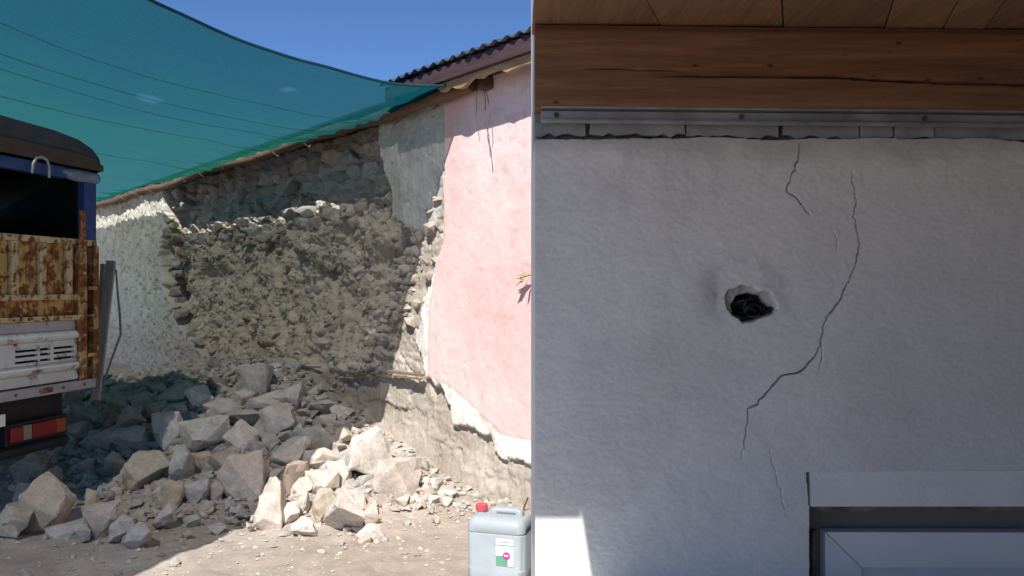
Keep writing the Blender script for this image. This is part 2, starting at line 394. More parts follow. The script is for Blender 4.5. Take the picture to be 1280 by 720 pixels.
# ------------------------------------------------------------------ stone house with the collapsed wall
house = thing('stone_house', 'long stone house with pink plaster and a collapsed outer wall face', 'house', W0, HOUSE_RZ)
s_f = np.concatenate([np.arange(-2.9, -0.35, 0.08), np.arange(-0.35, 2.6, 0.0115), np.arange(2.6, 6.0, 0.0145), np.arange(6.0, 12.8, 0.021)])
z_f = np.concatenate([np.arange(-0.15, 0.15, 0.03), np.arange(0.15, 3.24, 0.0135)])
SS, ZZ = np.meshgrid(s_f, z_f, indexing='ij')
warp = 0.045 * fbm(SS * 7, ZZ * 7, 51, 5, 0.6)
cavity = WP([(206, 225), (480, 130), (470, 165), (476, 212), (486, 240), (489, 274), (506, 286), (510, 305), (497, 345), (482, 385), (466, 425), (450, 456), (430, 463), (350, 459), (290, 452), (250, 440), (222, 405), (206, 360), (200, 320), (206, 285)])
plaster_r = WP([(466, 168), (455, 135), (557, 110), (557, 240), (545, 285), (528, 292), (512, 283), (489, 274), (486, 240), (476, 212)])
left_pl = WP([(40, 250), (206, 225), (206, 285), (200, 320), (206, 360), (222, 405), (255, 440), (275, 458), (220, 470), (40, 470)])
pink = WP([(557, 60), (557, 240), (559, 295), (550, 329), (541, 373), (539, 400), (537, 469), (567, 483), (594, 508), (629, 542), (664, 549), (760, 590), (760, -80), (664, -60)])
white = WP([(560, 60), (556, 240), (557, 300), (548, 329), (538, 360), (528, 385), (523, 420), (530, 455), (534, 469), (555, 487), (563, 508), (567, 528), (588, 530), (615, 546), (626, 570), (664, 580), (760, 620), (760, -80), (664, -60)])
k_cav = 1 - ss(-0.03, 0.03, poly_sdf(SS, ZZ, cavity) + warp)
k_plr = 1 - ss(-0.008, 0.012, poly_sdf(SS, ZZ, plaster_r) + warp * 0.8)
k_lft = 1 - ss(-0.01, 0.02, poly_sdf(SS, ZZ, left_pl) + warp)
k_pnk = 1 - ss(-0.012, 0.012, poly_sdf(SS, ZZ, pink) + 0.35 * warp)
k_wht = 1 - ss(-0.008, 0.008, poly_sdf(SS, ZZ, white) + 1.1 * warp + 0.03 * fbm(SS * 22, ZZ * 22, 151, 4, 0.7))
def ledge(s): return 2.28 + 0.22 * vnoise(np.asarray(s, float) * 0.9, np.zeros(np.shape(s)), 61) + 0.10 * vnoise(np.asarray(s, float) * 3.1, np.zeros(np.shape(s)), 62)
LEDGE = ledge(SS)
upper = ss(-0.09, 0.05, ZZ - LEDGE + 0.6 * warp)
# masonry relief: large stones above, crumbled lumps below
q = 0.25 * fbm(SS * 3, ZZ * 3, 71)
a1, a2, ac = worley(SS / 0.24 + q, ZZ / 0.155 + q, 72); m_big = ss(0.02, 0.30, a2 - a1) * (0.55 + 0.9 * ac)
b1, b2, bc = worley(SS / 0.11 + 2 * q, ZZ / 0.075 + 2 * q, 73); m_mid = ss(0.02, 0.35, b2 - b1) * (0.4 + 1.0 * bc)
c1, c2, cc = worley(SS / 0.05, ZZ / 0.036, 74); m_small = ss(0.0, 0.5, c2 - c1) * (0.4 + cc)
rough = fbm(SS * 6, ZZ * 6, 75, 5, 0.62); ridg = 0.5 - np.abs(fbm(SS * 3.2 + 0.6 * ZZ, ZZ * 6.5, 76, 4, 0.6))
tz = np.clip((ZZ - 0.72) / (2.26 - 0.72), 0, 1)
w2 = 0.9 * fbm(SS * 2.2, ZZ * 3.0, 171, 4, 0.6)
g1, g2, gc_ = worley(SS / 0.21 + w2, ZZ / 0.10 + 0.8 * w2, 172); m_deb = ss(0.0, 0.4, g2 - g1) * (0.25 + 1.1 * gc_ ** 2)
patch = ss(-0.15, 0.25, fbm(SS * 1.3, ZZ * 2.1, 173, 3))
d_low = -0.06 - 0.17 * tz - 0.10 * (np.sin(np.clip(tz, 0, 1) * math.pi)) + 0.024 * m_deb * (0.35 + 0.65 * patch) + 0.02 * m_small * patch + 0.12 * fbm(SS * 2.0, ZZ * 3.4, 174, 7, 0.56) + 0.03 * ridg
hollow = ss(0.15, 0.4, fbm(SS * 1.5, ZZ * 2.3, 77, 3)); d_low -= 0.07 * hollow
d_up = -0.37 + 0.055 * m_big + 0.025 * m_small + 0.05 * rough
d_cav = d_low * (1 - upper) + d_up * upper
e1, e2, ec = worley(SS / 0.42 + 3 * q, ZZ / 0.30 + 3 * q, 78); crack = 1 - ss(0.0, 0.035, e2 - e1)
plates = (ec - 0.5) * ss(0.0, 0.05, e2 - e1); h1, h2, hc = worley(SS / 0.16 + 4 * q, ZZ / 0.10 + 4 * q, 178)
d_base = -0.035 + 0.014 * rough + 0.03 * plates + 0.014 * (hc - 0.5) * ss(0.0, 0.08, h2 - h1) + 0.010 * m_mid * patch + 0.006 * m_small - 0.022 * crack * ss(0.0, 0.25, vnoise(SS * 3, ZZ * 3, 79) + 0.1) + 0.10 * ss(0.6, 0.0, ZZ) ** 1.5 * ss(0.1, 1.5, SS + 0.5)
edge_zone = (1 - ss(0.0, 0.28, poly_sdf(SS, ZZ, cavity))) * (1 - k_wht) * ss(0.72, 0.85, ZZ)
d_edge = -0.06 + 0.085 * m_mid + 0.02 * m_small + 0.03 * rough
D = d_base * (1 - edge_zone) + d_edge * edge_zone
D = D * (1 - k_plr) + (0.004 + 0.02 * rough - 0.014 * crack + 0.006 * m_small) * k_plr
pits = ss(0.12, 0.30, fbm(SS * 11, ZZ * 14, 80, 4, 0.6))
D = D * (1 - k_lft) + (0.012 + 0.028 * fbm(SS * 5, ZZ * 5, 81, 5, 0.65) - 0.022 * pits) * k_lft
D = D * (1 - k_wht) + (0.018 + 0.006 * fbm(SS * 14, ZZ * 14, 82)) * k_wht
D = D * (1 - k_pnk) + (0.026 + 0.010 * fbm(SS * 2.2, ZZ * 2.2, 83) + 0.0025 * fbm(SS * 25, ZZ * 25, 84)) * k_pnk
D = D * (1 - k_cav) + d_cav * k_cav
# pigments
def lerp(a, b, t): return a * (1 - t[..., None]) + np.array(b) * t[..., None]
mud = lerp(np.zeros(SS.shape + (3,)) + np.array((0.36, 0.305, 0.25)), (0.44, 0.385, 0.325), ss(-0.3, 0.35, fbm(SS * 2, ZZ * 3, 91)))
C = lerp(mud, (0.50, 0.45, 0.39), ss(0.55, 0.95, ec) * 0.5); C = lerp(C, (0.31, 0.26, 0.21), ss(0.7, 1.0, hc) * 0.35)
stone_c = np.stack([0.36 + 0.16 * ac, 0.32 + 0.14 * ac, 0.27 + 0.13 * ac], -1)
low_c = lerp(np.zeros(SS.shape + (3,)) + np.array((0.46, 0.395, 0.315)), (0.52, 0.46, 0.38), ss(0.2, 0.9, gc_))
C = lerp(C, (0.5, 0.44, 0.38), edge_zone * ss(0.3, 0.9, bc) * 0.7)
C = C * (1 - k_plr[..., None]) + lerp(np.zeros(SS.shape + (3,)) + np.array((0.42, 0.42, 0.375)), (0.50, 0.49, 0.455), ss(-0.3, 0.3, fbm(SS * 4, ZZ * 4, 92))) * k_plr[..., None]
lp = lerp(np.zeros(SS.shape + (3,)) + np.array((0.49, 0.48, 0.415)), (0.56, 0.53, 0.465), ss(-0.3, 0.3, fbm(SS * 3, ZZ * 4, 93)))
lp = lerp(lp, (0.33, 0.30, 0.27), pits * 0.6)
lp = lerp(lp, (0.42, 0.36, 0.31), ss(1.2, 0.7, ZZ) * 0.7)
C = C * (1 - k_lft[..., None]) + lp * k_lft[..., None]
C = C * (1 - k_wht[..., None]) + lerp(np.zeros(SS.shape + (3,)) + np.array((0.78, 0.76, 0.72)), (0.60, 0.54, 0.48), ss(0.0, 0.4, fbm(SS * 8, ZZ * 8, 152, 5, 0.6)) * 0.8) * k_wht[..., None]
pk = lerp(np.zeros(SS.shape + (3,)) + np.array((0.76, 0.495, 0.47)), (0.775, 0.605, 0.585), ss(-0.45, 0.45, fbm(SS * 0.9, ZZ * 0.7, 94)))
pk = lerp(pk, (0.56, 0.38, 0.36), ss(0.36, 0.48, fbm(SS * 9, ZZ * 13, 95)) * 0.35)
C = C * (1 - k_pnk[..., None]) + pk * k_pnk[..., None]
cav_c = low_c * (1 - upper[..., None]) + stone_c * upper[..., None]
C = C * (1 - k_cav[..., None]) + cav_c * k_cav[..., None]
nS, nZ = len(s_f), len(z_f)
V = np.stack([SS, D, ZZ], -1).reshape(-1, 3)
me = mesh_from('wall', V, grid_faces(nS, nZ, flip=True)); set_color(me, C.reshape(-1, 3))
wall = link('wall', me, M['wall'], house, smooth=True); wall['label'] = 'pink plaster broken away to mud and rubble core'
MB().box(-2.9, 12.8, -1.0, -0.62, 0, 3.2).build('wall_core', M['mortar'], house)
def depth_at(s, z): 
    return float(D[min(np.searchsorted(s_f, s), nS - 1), min(np.searchsorted(z_f, z), nZ - 1)])

# --- stone shapes
def rock_mesh(name, seed, pts=13, levels=2, boxy=0.55, mat=None, noise=0.05):
    r = random.Random(seed); bm = bmesh.new()
    for _ in range(pts):
        v = Vector((r.gauss(0, 1), r.gauss(0, 1), r.gauss(0, 1))).normalized()
        m_ = max(abs(v.x), abs(v.y), abs(v.z)); v = v.lerp(v / m_, boxy) * r.uniform(0.78, 1.0)
        bm.verts.new(v)
    h = bmesh.ops.convex_hull(bm, input=bm.verts)
    bmesh.ops.delete(bm, geom=list({g for g in h['geom_interior'] + h['geom_unused'] if isinstance(g, bmesh.types.BMVert)}), context='VERTS')
    bmesh.ops.dissolve_limit(bm, angle_limit=math.radians(9), verts=bm.verts, edges=bm.edges)
    bmesh.ops.bevel(bm, geom=list(bm.edges), offset=0.035, segments=1, affect='EDGES', clamp_overlap=True)
    bmesh.ops.triangulate(bm, faces=bm.faces)
    for _ in range(levels):
        lng = [e for e in bm.edges if e.calc_length() > (0.42 if levels > 1 else 0.6)]
        if lng: bmesh.ops.subdivide_edges(bm, edges=lng, cuts=1); bmesh.ops.triangulate(bm, faces=bm.faces)
    from mathutils import noise as N
    off = Vector((seed * 3.1, seed * 1.7, 0))
    bm.normal_update()
    for v in bm.verts:
        v.co += v.normal * (noise * N.fractal(v.co * 2.3 + off, 0.8, 2.2, 4))
    lo = [min(v.co[k] for v in bm.verts) for k in range(3)]; hi = [max(v.co[k] for v in bm.verts) for k in range(3)]
    for v in bm.verts:
        for k in range(3): v.co[k] = (v.co[k] - lo[k]) / (hi[k] - lo[k]) * 2 - 1
    bmesh.ops.recalc_face_normals(bm, faces=bm.faces)
    me = bpy.data.meshes.new(name); bm.to_mesh(me); bm.free(); me.materials.append(mat)
    me.polygons.foreach_set('use_smooth', np.ones(len(me.polygons), bool)); me.set_sharp_from_angle(angle=math.radians(20))
    return me
WS = [rock_mesh('stone', 100 + k, 14, 1, 0.6, M['wall_stone'], 0.06) for k in range(12)]
def wall_stone(s, z, d, ws, ds, hs, color, tilt=0.2):
    o = bpy.data.objects.new('stone', random.choice(WS)); COL.objects.link(o); o.parent = wall
    o.location = (s, d, z); o.scale = (ws / 2, ds / 2, hs / 2)
    o.rotation_euler = (random.uniform(-tilt, tilt), random.choice((0, math.pi)) + random.uniform(-tilt, tilt), random.choice((0, math.pi)) + random.uniform(-0.3, 0.3))
    v = random.uniform(0.8, 1.2); o.color = (color[0] * v, color[1] * v * random.uniform(0.97, 1.03), color[2] * v * random.uniform(0.94, 1.05), 1)
    return o
TONES = [(0.36, 0.33, 0.29), (0.43, 0.395, 0.345), (0.32, 0.26, 0.21), (0.40, 0.38, 0.355), (0.47, 0.425, 0.36)]
def in_poly(s, z, poly): return float(poly_sdf(np.array([s]), np.array([z]), poly)[0])
n_stones = 0
z = 2.34                                                 # courses of the inner wall face
while z < 3.12:
    h = random.uniform(0.13, 0.21); s = 2.0 + random.uniform(0, 0.2)
    while s < 8.3:
        w = random.uniform(0.24, 0.50)
        if in_poly(s + w / 2, z, cavity) < -0.03 and random.random() < 0.86:
            wall_stone(s + w / 2, z + random.uniform(-0.02, 0.02), -0.355 + random.uniform(-0.03, 0.035), w * 1.06, 0.18, h * 1.12, random.choice(TONES), 0.12); n_stones += 1
        s += w
    z += h
for k in range(30):                                      # stones lodged along the broken ledge
    s = 2.2 + k * 0.2 + random.uniform(-0.07, 0.07); w = random.uniform(0.11, 0.26)
    wall_stone(s, float(ledge(s)) + random.uniform(-0.09, 0.06), -0.22 + random.uniform(-0.09, 0.05), w, w * 0.9, w * random.uniform(0.5, 0.75), (0.40, 0.365, 0.32), 0.5); n_stones += 1
while n_stones < 225:                                    # small stones in the crumbled lower face
    s = random.uniform(2.0, 8.4); z = random.uniform(0.75, 2.2)
    if in_poly(s, z, cavity) < -0.04:
        w = random.uniform(0.07, 0.17) * (1.25 if random.random() < 0.2 else 1)
        wall_stone(s, z, depth_at(s, z) - 0.015, w, w * 0.7, w * random.uniform(0.5, 0.8), random.choice([(0.46, 0.395, 0.32), (0.52, 0.455, 0.375), (0.42, 0.365, 0.30)]), 0.5); n_stones += 1
for k in range(34):                                      # ragged right-hand edge in the sun
    v = random.uniform(240, 450); u = np.interp(v, [240, 285, 330, 385, 425, 455], [545, 532, 520, 500, 486, 470]) + random.uniform(-6, 34 if v < 330 else 22)
    s, z = on_wall(u, v); w = random.uniform(0.06, 0.15)
    if in_poly(s, z, pink) > 0.06:
        wall_stone(s, z, depth_at(s, z), w, w * 0.9, w * random.uniform(0.55, 0.9), (0.46, 0.40, 0.34), 0.5); n_stones += 1
for k in range(26):                                      # stacked stub of the outer leaf beside the left plaster
    v = 240 + k * 8.0 + random.uniform(-5, 5); u = np.interp(v, [240, 300, 330, 360, 405, 440], [210, 206, 204, 208, 224, 250]) + random.uniform(-4, 14)
    s, z = on_wall(u, v); w = random.uniform(0.14, 0.26)
    wall_stone(s, z, -0.10 + random.uniform(-0.09, 0.05), w, w, w * 0.62, random.choice(TONES), 0.3); n_stones += 1
# timber laths laid in the wall
for (u0, v0, u1, v1, d, r) in ((348, 457, 400, 459, 0.0, 0.018), (425, 466, 488, 468, 0.02, 0.02), (486, 464, 528, 469, 0.05, 0.03), (492, 470, 526, 474, 0.05, 0.018), (430, 470, 470, 471, 0.03, 0.014)):
    a = on_wall(u0, v0, d); b = on_wall(u1, v1, d); m = MB(); m.bar((a[0], d, a[1]), (b[0], d, b[1]), r * 1.5, r * 0.7)
    m.build('timber_lath', M['lath'], wall, 0.004)
# pole along the eave that the net hangs from
pts = [(s, 0.085 + 0.02 * math.sin(s * 1.3), 3.125 + 0.018 * math.sin(s * 2.1 + 1) + 0.01 * (s > 9)) for s in np.arange(0.52, 12.6, 0.3)]
MB().tube(pts, [0.055 + 0.012 * math.sin(k * 1.9) for k in range(len(pts))], 10).build('eave_pole', M['pole'], house, smooth=True)
MB().box(0.36, 0.46, -0.1, 0.11, 3.09, 3.18, 0.012).build('beam_end', M['pole'], house, 0.01)
# roof: corrugated sheets, dark fascia, ragged board under it
roof = thing('roof', None, None); roof.parent = house
for k in range(5):
    s0, s1 = -2.4 + k * 0.9, -2.4 + k * 0.9 + 0.97
    xs = np.arange(s0, min(s1, 1.55), 0.012); ys = np.array([0.31, 0.2, -0.8, -2.2]); lift = 0.004 * (k % 2)
    XX, YY = np.meshgrid(xs, ys, indexing='ij')
    H = 3.30 + (0.31 - YY) * 0.26 + 0.014 * np.cos(XX * 2 * math.pi / 0.125) + lift + 0.006 * vnoise(XX * 5, YY * 2, k)
    YY = YY + (YY > 0.3) * 0.03 * vnoise(XX * 0 + k * 3.3, XX * 4, 5)
    v1 = np.stack([XX, YY, H], -1).reshape(-1, 3); v2 = v1 - np.array([0, 0, 0.004]); n = len(v1)
    f = grid_faces(len(xs), 4, flip=True); fb = grid_faces(len(xs), 4) + n
    i = np.arange(len(xs) - 1) * 4; rim = np.stack([i, i + 4, i + 4 + n, i + n], 1)
    link('roof_sheet', mesh_from('roof_sheet', np.concatenate([v1, v2]), np.concatenate([f, fb, rim])), M['sheet'], roof, smooth=True)
MB().box(-2.4, 1.5, 0.245, 0.275, 3.165, 3.272).build('fascia', M['fascia'], roof, 0.004)
xs = np.arange(-2.0, 0.78, 0.05); m = MB(); pl = []
for x in xs: pl.append((x, 3.115 + 0.016 * math.sin(x * 9) + 0.012 * math.sin(x * 23) + 0.01 * random.uniform(-1, 1)))
m.prism([(x, zz) for x, zz in pl] + [(xs[-1] + 0.05, 3.15), (xs[-1], 3.165), (xs[0], 3.165)], 1, 0.20, 0.235); m.build('ragged_board', M['soffit'], roof)
MB().box(-2.4, 1.49, 0.0, 0.245, 3.185, 3.2).build('soffit', M['fascia'], roof)
MB().box(1.5, 12.8, -2.2, 0.115, 3.205, 3.235, 0.0).build('added_roof_deck', M['fascia'], roof, 0.01)  # added deck that keeps sun and skylight off the upper recess
# wires hanging from the beam end
def wire(name, pixels, d, r, label, cat, mat):
    pts = []
    for u, v in pixels:
        s, z = on_wall(u, v, d); pts.append(wpt(s, d, z))
    fine = []
    for k in range(len(pts) - 1):
        for q in range(4): fine.append(pts[k].lerp(pts[k + 1], q / 4))
    fine.append(pts[-1]); return tag(MB().tube(fine, r, 6).build(name, M[mat], None, smooth=True), label, cat)
wire('hanging_wire', [(597, 92), (603, 100), (607, 125), (606, 150), (611, 170), (613, 196)], 0.10, 0.0035, 'longest thin brown wire dangling from the beam end over pink plaster', 'wire', 'wire')
wire('hanging_wire', [(600, 96), (606, 108), (611, 128), (612, 150), (611, 158)], 0.12, 0.003, 'shorter brown wire dangling just right of the longest one', 'wire', 'wire')
wire('hanging_wire', [(598, 98), (596, 120), (595, 145), (596, 158)], 0.09, 0.0025, 'thin knotted wire dangling nearest the grey plaster edge', 'wire', 'wire')
wire('bent_rod', [(660, 622), (655, 634), (654, 645), (658, 648), (664, 646)], 0.10, 0.006, 'small bent iron rod sticking up behind the jerrycan', 'rod', 'wire')
# dry twig against the pink plaster
tw = thing('dry_twig', 'dry twig with narrow yellow leaves against pink plaster', 'twig')
for (u0, v0, u1, v1) in ((664, 341, 644, 345), (656, 350, 646, 349), (655, 350, 643, 358), (662, 345, 656, 361)):
    a = wpt(*(lambda q: (q[0], 0.08, q[1]))(on_wall(u0, v0, 0.08))); b = wpt(*(lambda q: (q[0], 0.11, q[1]))(on_wall(u1, v1, 0.11)))
    w = Vector((0, 0.02, 0.010)); mid = a.lerp(b, 0.45)
    m = MB(); m.v = [tuple(a), tuple(mid + w), tuple(b), tuple(mid - w), tuple(mid + Vector((-0.006, -0.006, 0)))]
    m.f = [(0, 1, 4), (1, 2, 4), (2, 3, 4), (3, 0, 4)]; m.build('leaf', M['twig'], tw)
MB().tube([wpt(-0.25, 0.05, 1.70), wpt(-0.1, 0.07, 1.69), wpt(0.03, 0.08, 1.665)], 0.004, 5).build('stem', M['twig'], tw)

# ------------------------------------------------------------------ shade net over the yard
net = thing('shade_net', 'teal green shade net stretched from the eave over the truck', 'shade net')
edge = [(0.65, 0.06, 3.17), (0.70, 0.35, 3.11), (0.75, 0.713, 3.08), (0.62, 1.30, 3.085), (0.443, 1.997, 3.11), (0.156, 2.525, 3.12), (-0.693, 3.63, 3.12), (-1.24, 4.455, 3.16), (-2.05, 5.66, 3.3), (-2.95, 6.93, 3.4)]
ed = np.array(edge); cum = np.concatenate([[0], np.cumsum(np.linalg.norm(np.diff(ed, axis=0), axis=1))])
tt = np.linspace(0, cum[-1], 90); E = np.stack([np.interp(tt, cum, ed[:, k]) for k in range(3)], 1)
for _ in range(6): E[1:-1] = 0.25 * E[:-2] + 0.5 * E[1:-1] + 0.25 * E[2:]
rr = np.concatenate([np.linspace(0, 4, 70), np.linspace(4.12, 11.9, 70)])
R_, T_ = np.meshgrid(rr, np.arange(len(tt)), indexing='ij')
slit = 0.055 + 0.065 * ss(1.2, 3.0, rr) + 0.025 * vnoise(rr * 2.3, rr * 0, 66) * ss(1.5, 3, rr) + 0.10 * ss(6.6, 8.0, rr)
s_n = E[T_, 0] + R_; d_n = E[T_, 1]; z_n = E[T_, 2].copy()
near_wall = 1 - ss(0, 0.9, d_n); d_n = d_n + (slit[:, None] - 0.06 + 0.06 * ss(1.2, 3.0, rr)[:, None]) * near_wall
z_n = z_n + 0.10 * ss(0, 1.0, d_n) * ss(0.5, 5, R_) - 0.06 * ss(0, 1, R_) * near_wall
z_n -= 0.07 * np.sin(np.clip(d_n / 5, 0, 1) * math.pi) * ss(0, 2.5, R_) * 0.6
z_n += 0.018 * fbm(s_n * 0.8, d_n * 1.2, 67, 3) + 0.008 * np.sin(R_ * 9 + 2 * d_n) * ss(0.2, 1, R_) + 0.02 * near_wall * np.sin(R_ * 21 + 1.5 * np.sin(R_ * 5)) * ss(0.3, 1.2, R_)
P = np.stack([W0.x + AX.x * s_n + NX.x * d_n, W0.y + AX.y * s_n + NX.y * d_n, z_n], -1)
def net_pt(i, j): return Vector(P[i, j])
me = mesh_from('net_cloth', P.reshape(-1, 3), grid_faces(len(rr), len(tt)))
uvl = me.uv_layers.new(name='UVMap'); vi = np.zeros(len(me.loops), np.int32); me.loops.foreach_get('vertex_index', vi)
uvs = np.stack([tt[T_].ravel(), R_.ravel()], 1)[vi]; uvl.data.foreach_set('uv', uvs.astype(np.float32).ravel())
for u_, v_, rad in ((185, 122, 0.12), (360, 112, 0.07)):
    k = (u_ - 640) / F; q_ = np.argmin((P[..., 0] / P[..., 1] - k) ** 2 + ((P[..., 2] - EYE) / P[..., 1] - (360 - v_) / F) ** 2 + (P[..., 1] < 1) * 9)
    bi, bj = np.unravel_index(q_, P.shape[:2]); SPOTS.append((float(tt[bj]), float(rr[bi]), rad))
M['net'] = m_net('shade_net', 1.3, 0.09, 0.245)
link('net_cloth', me, M['net'], net, smooth=True)
MB().tube([net_pt(0, j) for j in range(len(tt))], 0.010, 6).build('edge_hem', M['hem'], net, smooth=True)
for r in (1.25, 1.9, 2.35, 3.3, 5.2):
    i = int(np.argmin(np.abs(rr - r))); MB().tube([net_pt(i, j) - Vector((0, 0, 0.006)) for j in range(0, len(tt), 2)], 0.0022, 5).build('seam', M['net_seam'], net, smooth=True)
for r in np.arange(0.4, 11.6, 0.75):
    i = int(np.argmin(np.abs(rr - r))); a = net_pt(i, 0); s_, d_ = to_sd(a.x, a.y); b = wpt(s_, 0.085, 3.12)
    MB().tube([a, b + NX * 0.075 + Vector((0, 0, -0.03)), b + Vector((0, 0, -0.075)), b - NX * 0.06, b + Vector((0, 0, 0.07)), a], 0.006, 5).build('rope_tie', M['lath'], net, smooth=True)
# ------------------------------------------------------------------ truck (tail towards the camera): local x = right along the tail, y = into the truck
T0 = Vector((-3.16, 6.10, 0)); TX = Vector((0.2055, 0.9787, 0)); TRZ = math.atan2(TX.y, TX.x)
truck = thing('truck', 'old light truck with rusty cream tailgate and dark canopy parked under the net', 'truck', T0, TRZ)
def tpx(u): 
    k = (u - 640) / F; return (k * T0.y - T0.x) / (TX.x - k * TX.y)
def tz(u, v): return EYE + (360 - v) / F * (T0.y + TX.y * tpx(u))
L = -1.72
gate = thing('tailgate', None, None); gate.parent = truck
MB().box(L, -0.13, 0.035, 0.05, 1.39, 1.94).build('rust_panel', M['rust'], gate)
m = MB(); m.box(L, -0.005, 0.0, 0.034, 1.918, 1.962).build('top_rail', M['cream'], gate, 0.005)
MB().box(L, -0.14, 0.004, 0.034, 1.515, 1.555).build('middle_rail', M['cream'], gate, 0.005)
MB().box(L, -0.14, 0.002, 0.034, 1.366, 1.402).build('lower_rail', M['cream'], gate, 0.005)
for u in (20, 55, 88): 
    x = tpx(u); MB().box(x - 0.030, x + 0.030, 0.006, 0.034, 1.556, 1.917).build('rib', M['cream'], gate, 0.004)
for x in (-1.05, -1.3, -1.55): MB().box(x - 0.03, x + 0.03, 0.006, 0.034, 1.556, 1.917).build('rib', M['cream'], gate, 0.004)
# ridged white lower panel with vent slots
pan = thing('lower_panel', None, None); pan.parent = truck
def strip(z0, z1, prof, name='panel_strip', mat='white_truck'):
    n = len(prof); poly = [(y, z0 + (z1 - z0) * q) for y, q in prof] + [(0.06, z1), (0.06, z0)]
    MB().prism(poly, 0, L, -0.135).build(name, M[mat], pan, 0.002)
strip(1.295, 1.364, [(0.02, 0), (0.022, 1)], mat='grey_sill')
strip(1.225, 1.293, [(0.012, 0), (-0.012, 0.25), (-0.015, 0.5), (0.012, 0.95), (0.02, 1)])
strip(1.195, 1.223, [(0.008, 0), (0.014, 1)])
strip(1.00, 1.068, [(0.012, 0), (-0.016, 0.3), (-0.020, 0.6), (0.008, 1)])
strip(0.93, 0.998, [(0.004, 0), (-0.006, 0.3), (0.012, 0.95), (0.012, 1)])
cols = [(tpx(20), tpx(48)), (tpx(51), tpx(64)), (tpx(68), tpx(93))]; rows = [(1.163, 1.180), (1.128, 1.145), (1.088, 1.105)]
edges_z = [1.195, 1.180, 1.163, 1.145, 1.128, 1.105, 1.088, 1.070]
for k in range(0, 8, 2): MB().box(L, -0.135, 0.006, 0.03, edges_z[k + 1], edges_z[k]).build('vent_bar', M['white_truck'], pan)
xs = [L, cols[0][0], cols[0][1], cols[1][0], cols[1][1], cols[2][0], cols[2][1], -0.135]
for z0, z1 in rows:
    for k in range(0, 8, 2): MB().box(xs[k], xs[k + 1], 0.0065, 0.03, z0 + 0.0005, z1 - 0.0005).build('vent_bar', M['white_truck'], pan)
MB().box(L, -0.135, 0.045, 0.058, 1.06, 1.2).build('vent_backing', M['dark'], pan)
MB().box(L, -0.03, -0.01, 0.09, 0.85, 0.918).build('rear_sill', M['grey_sill'], truck, 0.006)
x = tpx(56); MB().box(x - 0.05, x + 0.05, -0.025, -0.011, 0.868, 0.905).build('latch', M['rust_post'], truck, 0.006)
for xx in np.arange(-1.66, -0.15, 0.125):
    MB().tube([(xx, -0.008, 1.384), (xx, 0.004, 1.384)], 0.009, 8).build('bolt', M['rust_post'], truck)
for xx in np.arange(-1.62, -0.05, 0.21): MB().tube([(xx, -0.018, 0.884), (xx, -0.008, 0.884)], 0.010, 8).build('bolt', M['rust_post'], truck)
for zz in (1.02, 1.25, 1.48, 1.71, 1.86): MB().tube([(tpx(101), -0.038, zz), (tpx(101), -0.028, zz)], 0.010, 8).build('bolt', M['grey_sill'], truck)
for zz in (1.1, 1.6): MB().tube([(tpx(106), -0.035, zz), (tpx(114.5), -0.035, zz)], 0.014, 8).build('hinge_pin', M['rust'], truck, smooth=True)
# rusty corner posts
MB().box(tpx(97), tpx(105), -0.03, 0.034, 0.92, 1.95).build('corner_post', M['rust_post'], truck, 0.006)
MB().box(tpx(107), tpx(113.5), 0.036, 0.07, 0.92, 1.96).build('corner_post', M['rust'], truck, 0.006)
MB().box(tpx(115), 0.0, -0.015, 0.06, 0.92, 1.9175).build('corner_post', M['rust_post'], truck, 0.006)
MB().box(tpx(106), 0.005, -0.02, 0.05, 1.385, 1.405).build('hinge_bar', M['rust_post'], truck, 0.003)
MB().bar((tpx(96.5), -0.045, 1.88), (tpx(98.5), -0.03, 2.17), 0.038, 0.03, (0, 1, 0)).build('stake', M['rust_post'], truck, 0.004)
# bed, sides, canopy
MB().box(L, 0.0, 0.09, 3.0, 0.86, 0.92).build('bed_floor', M['dark'], truck)
MB().box(-0.03, 0.0, 0.075, 3.0, 0.92, 1.90).build('side_board', M['rust'], truck)
MB().box(L, L + 0.03, 0.075, 3.0, 0.92, 1.90).build('side_board', M['rust'], truck)
MB().box(L, 0.0, 3.0, 3.03, 0.92, 2.55).build('front_board', M['dark'], truck)
MB().box(tpx(107), 0.0, 0.01, 0.07, 1.962, 2.40).build('canopy_post', M['blue'], truck, 0.006)
MB().box(L, L + 0.09, 0.01, 0.07, 1.962, 2.40).build('canopy_post', M['blue'], truck, 0.006)
MB().box(L, -0.30, 0.0, 0.08, 2.395, 2.475).build('canopy_beam', M['blue'], truck, 0.012)
MB().tube([(-0.36, 0.03, 2.44), (-0.2, 0.025, 2.435), (0.0, 0.03, 2.435), (0.02, 0.035, 2.43)], [0.03, 0.045, 0.046, 0.04], 12).build('beam_end_cap', M['blue_grey'], truck, smooth=True)
prof = [(L - 0.02, 2.50), (L + 0.0, 2.60), (L + 0.09, 2.67), (L + 0.3, 2.71), (-0.9, 2.725), (-0.45, 2.715), (-0.22, 2.69), (-0.08, 2.645), (-0.01, 2.59), (0.025, 2.50)]
inner = [(a * 0.985 - 0.012, b - 0.012) for a, b in prof]
MB().prism(prof + inner[::-1], 1, -0.02, 3.02).build('canopy_cover', M['canopy'], truck, smooth=True)
v = MB(); pr = [(x_, z_) for x_, z_ in prof[1:-1]]
v.prism([(0.02, 2.487), (0.022, 2.53), (-0.1, 2.575), (-0.3, 2.585), (-0.6, 2.585), (-1.2, 2.59), (L, 2.58), (L, 2.487)], 1, -0.035, -0.022); v.build('valance', M['valance'], truck)
MB().prism(prof[1:-1] + [(-0.0, 2.55), (L, 2.55)], 1, -0.018, -0.002).build('canopy_end_flap', M['canopy'], truck)
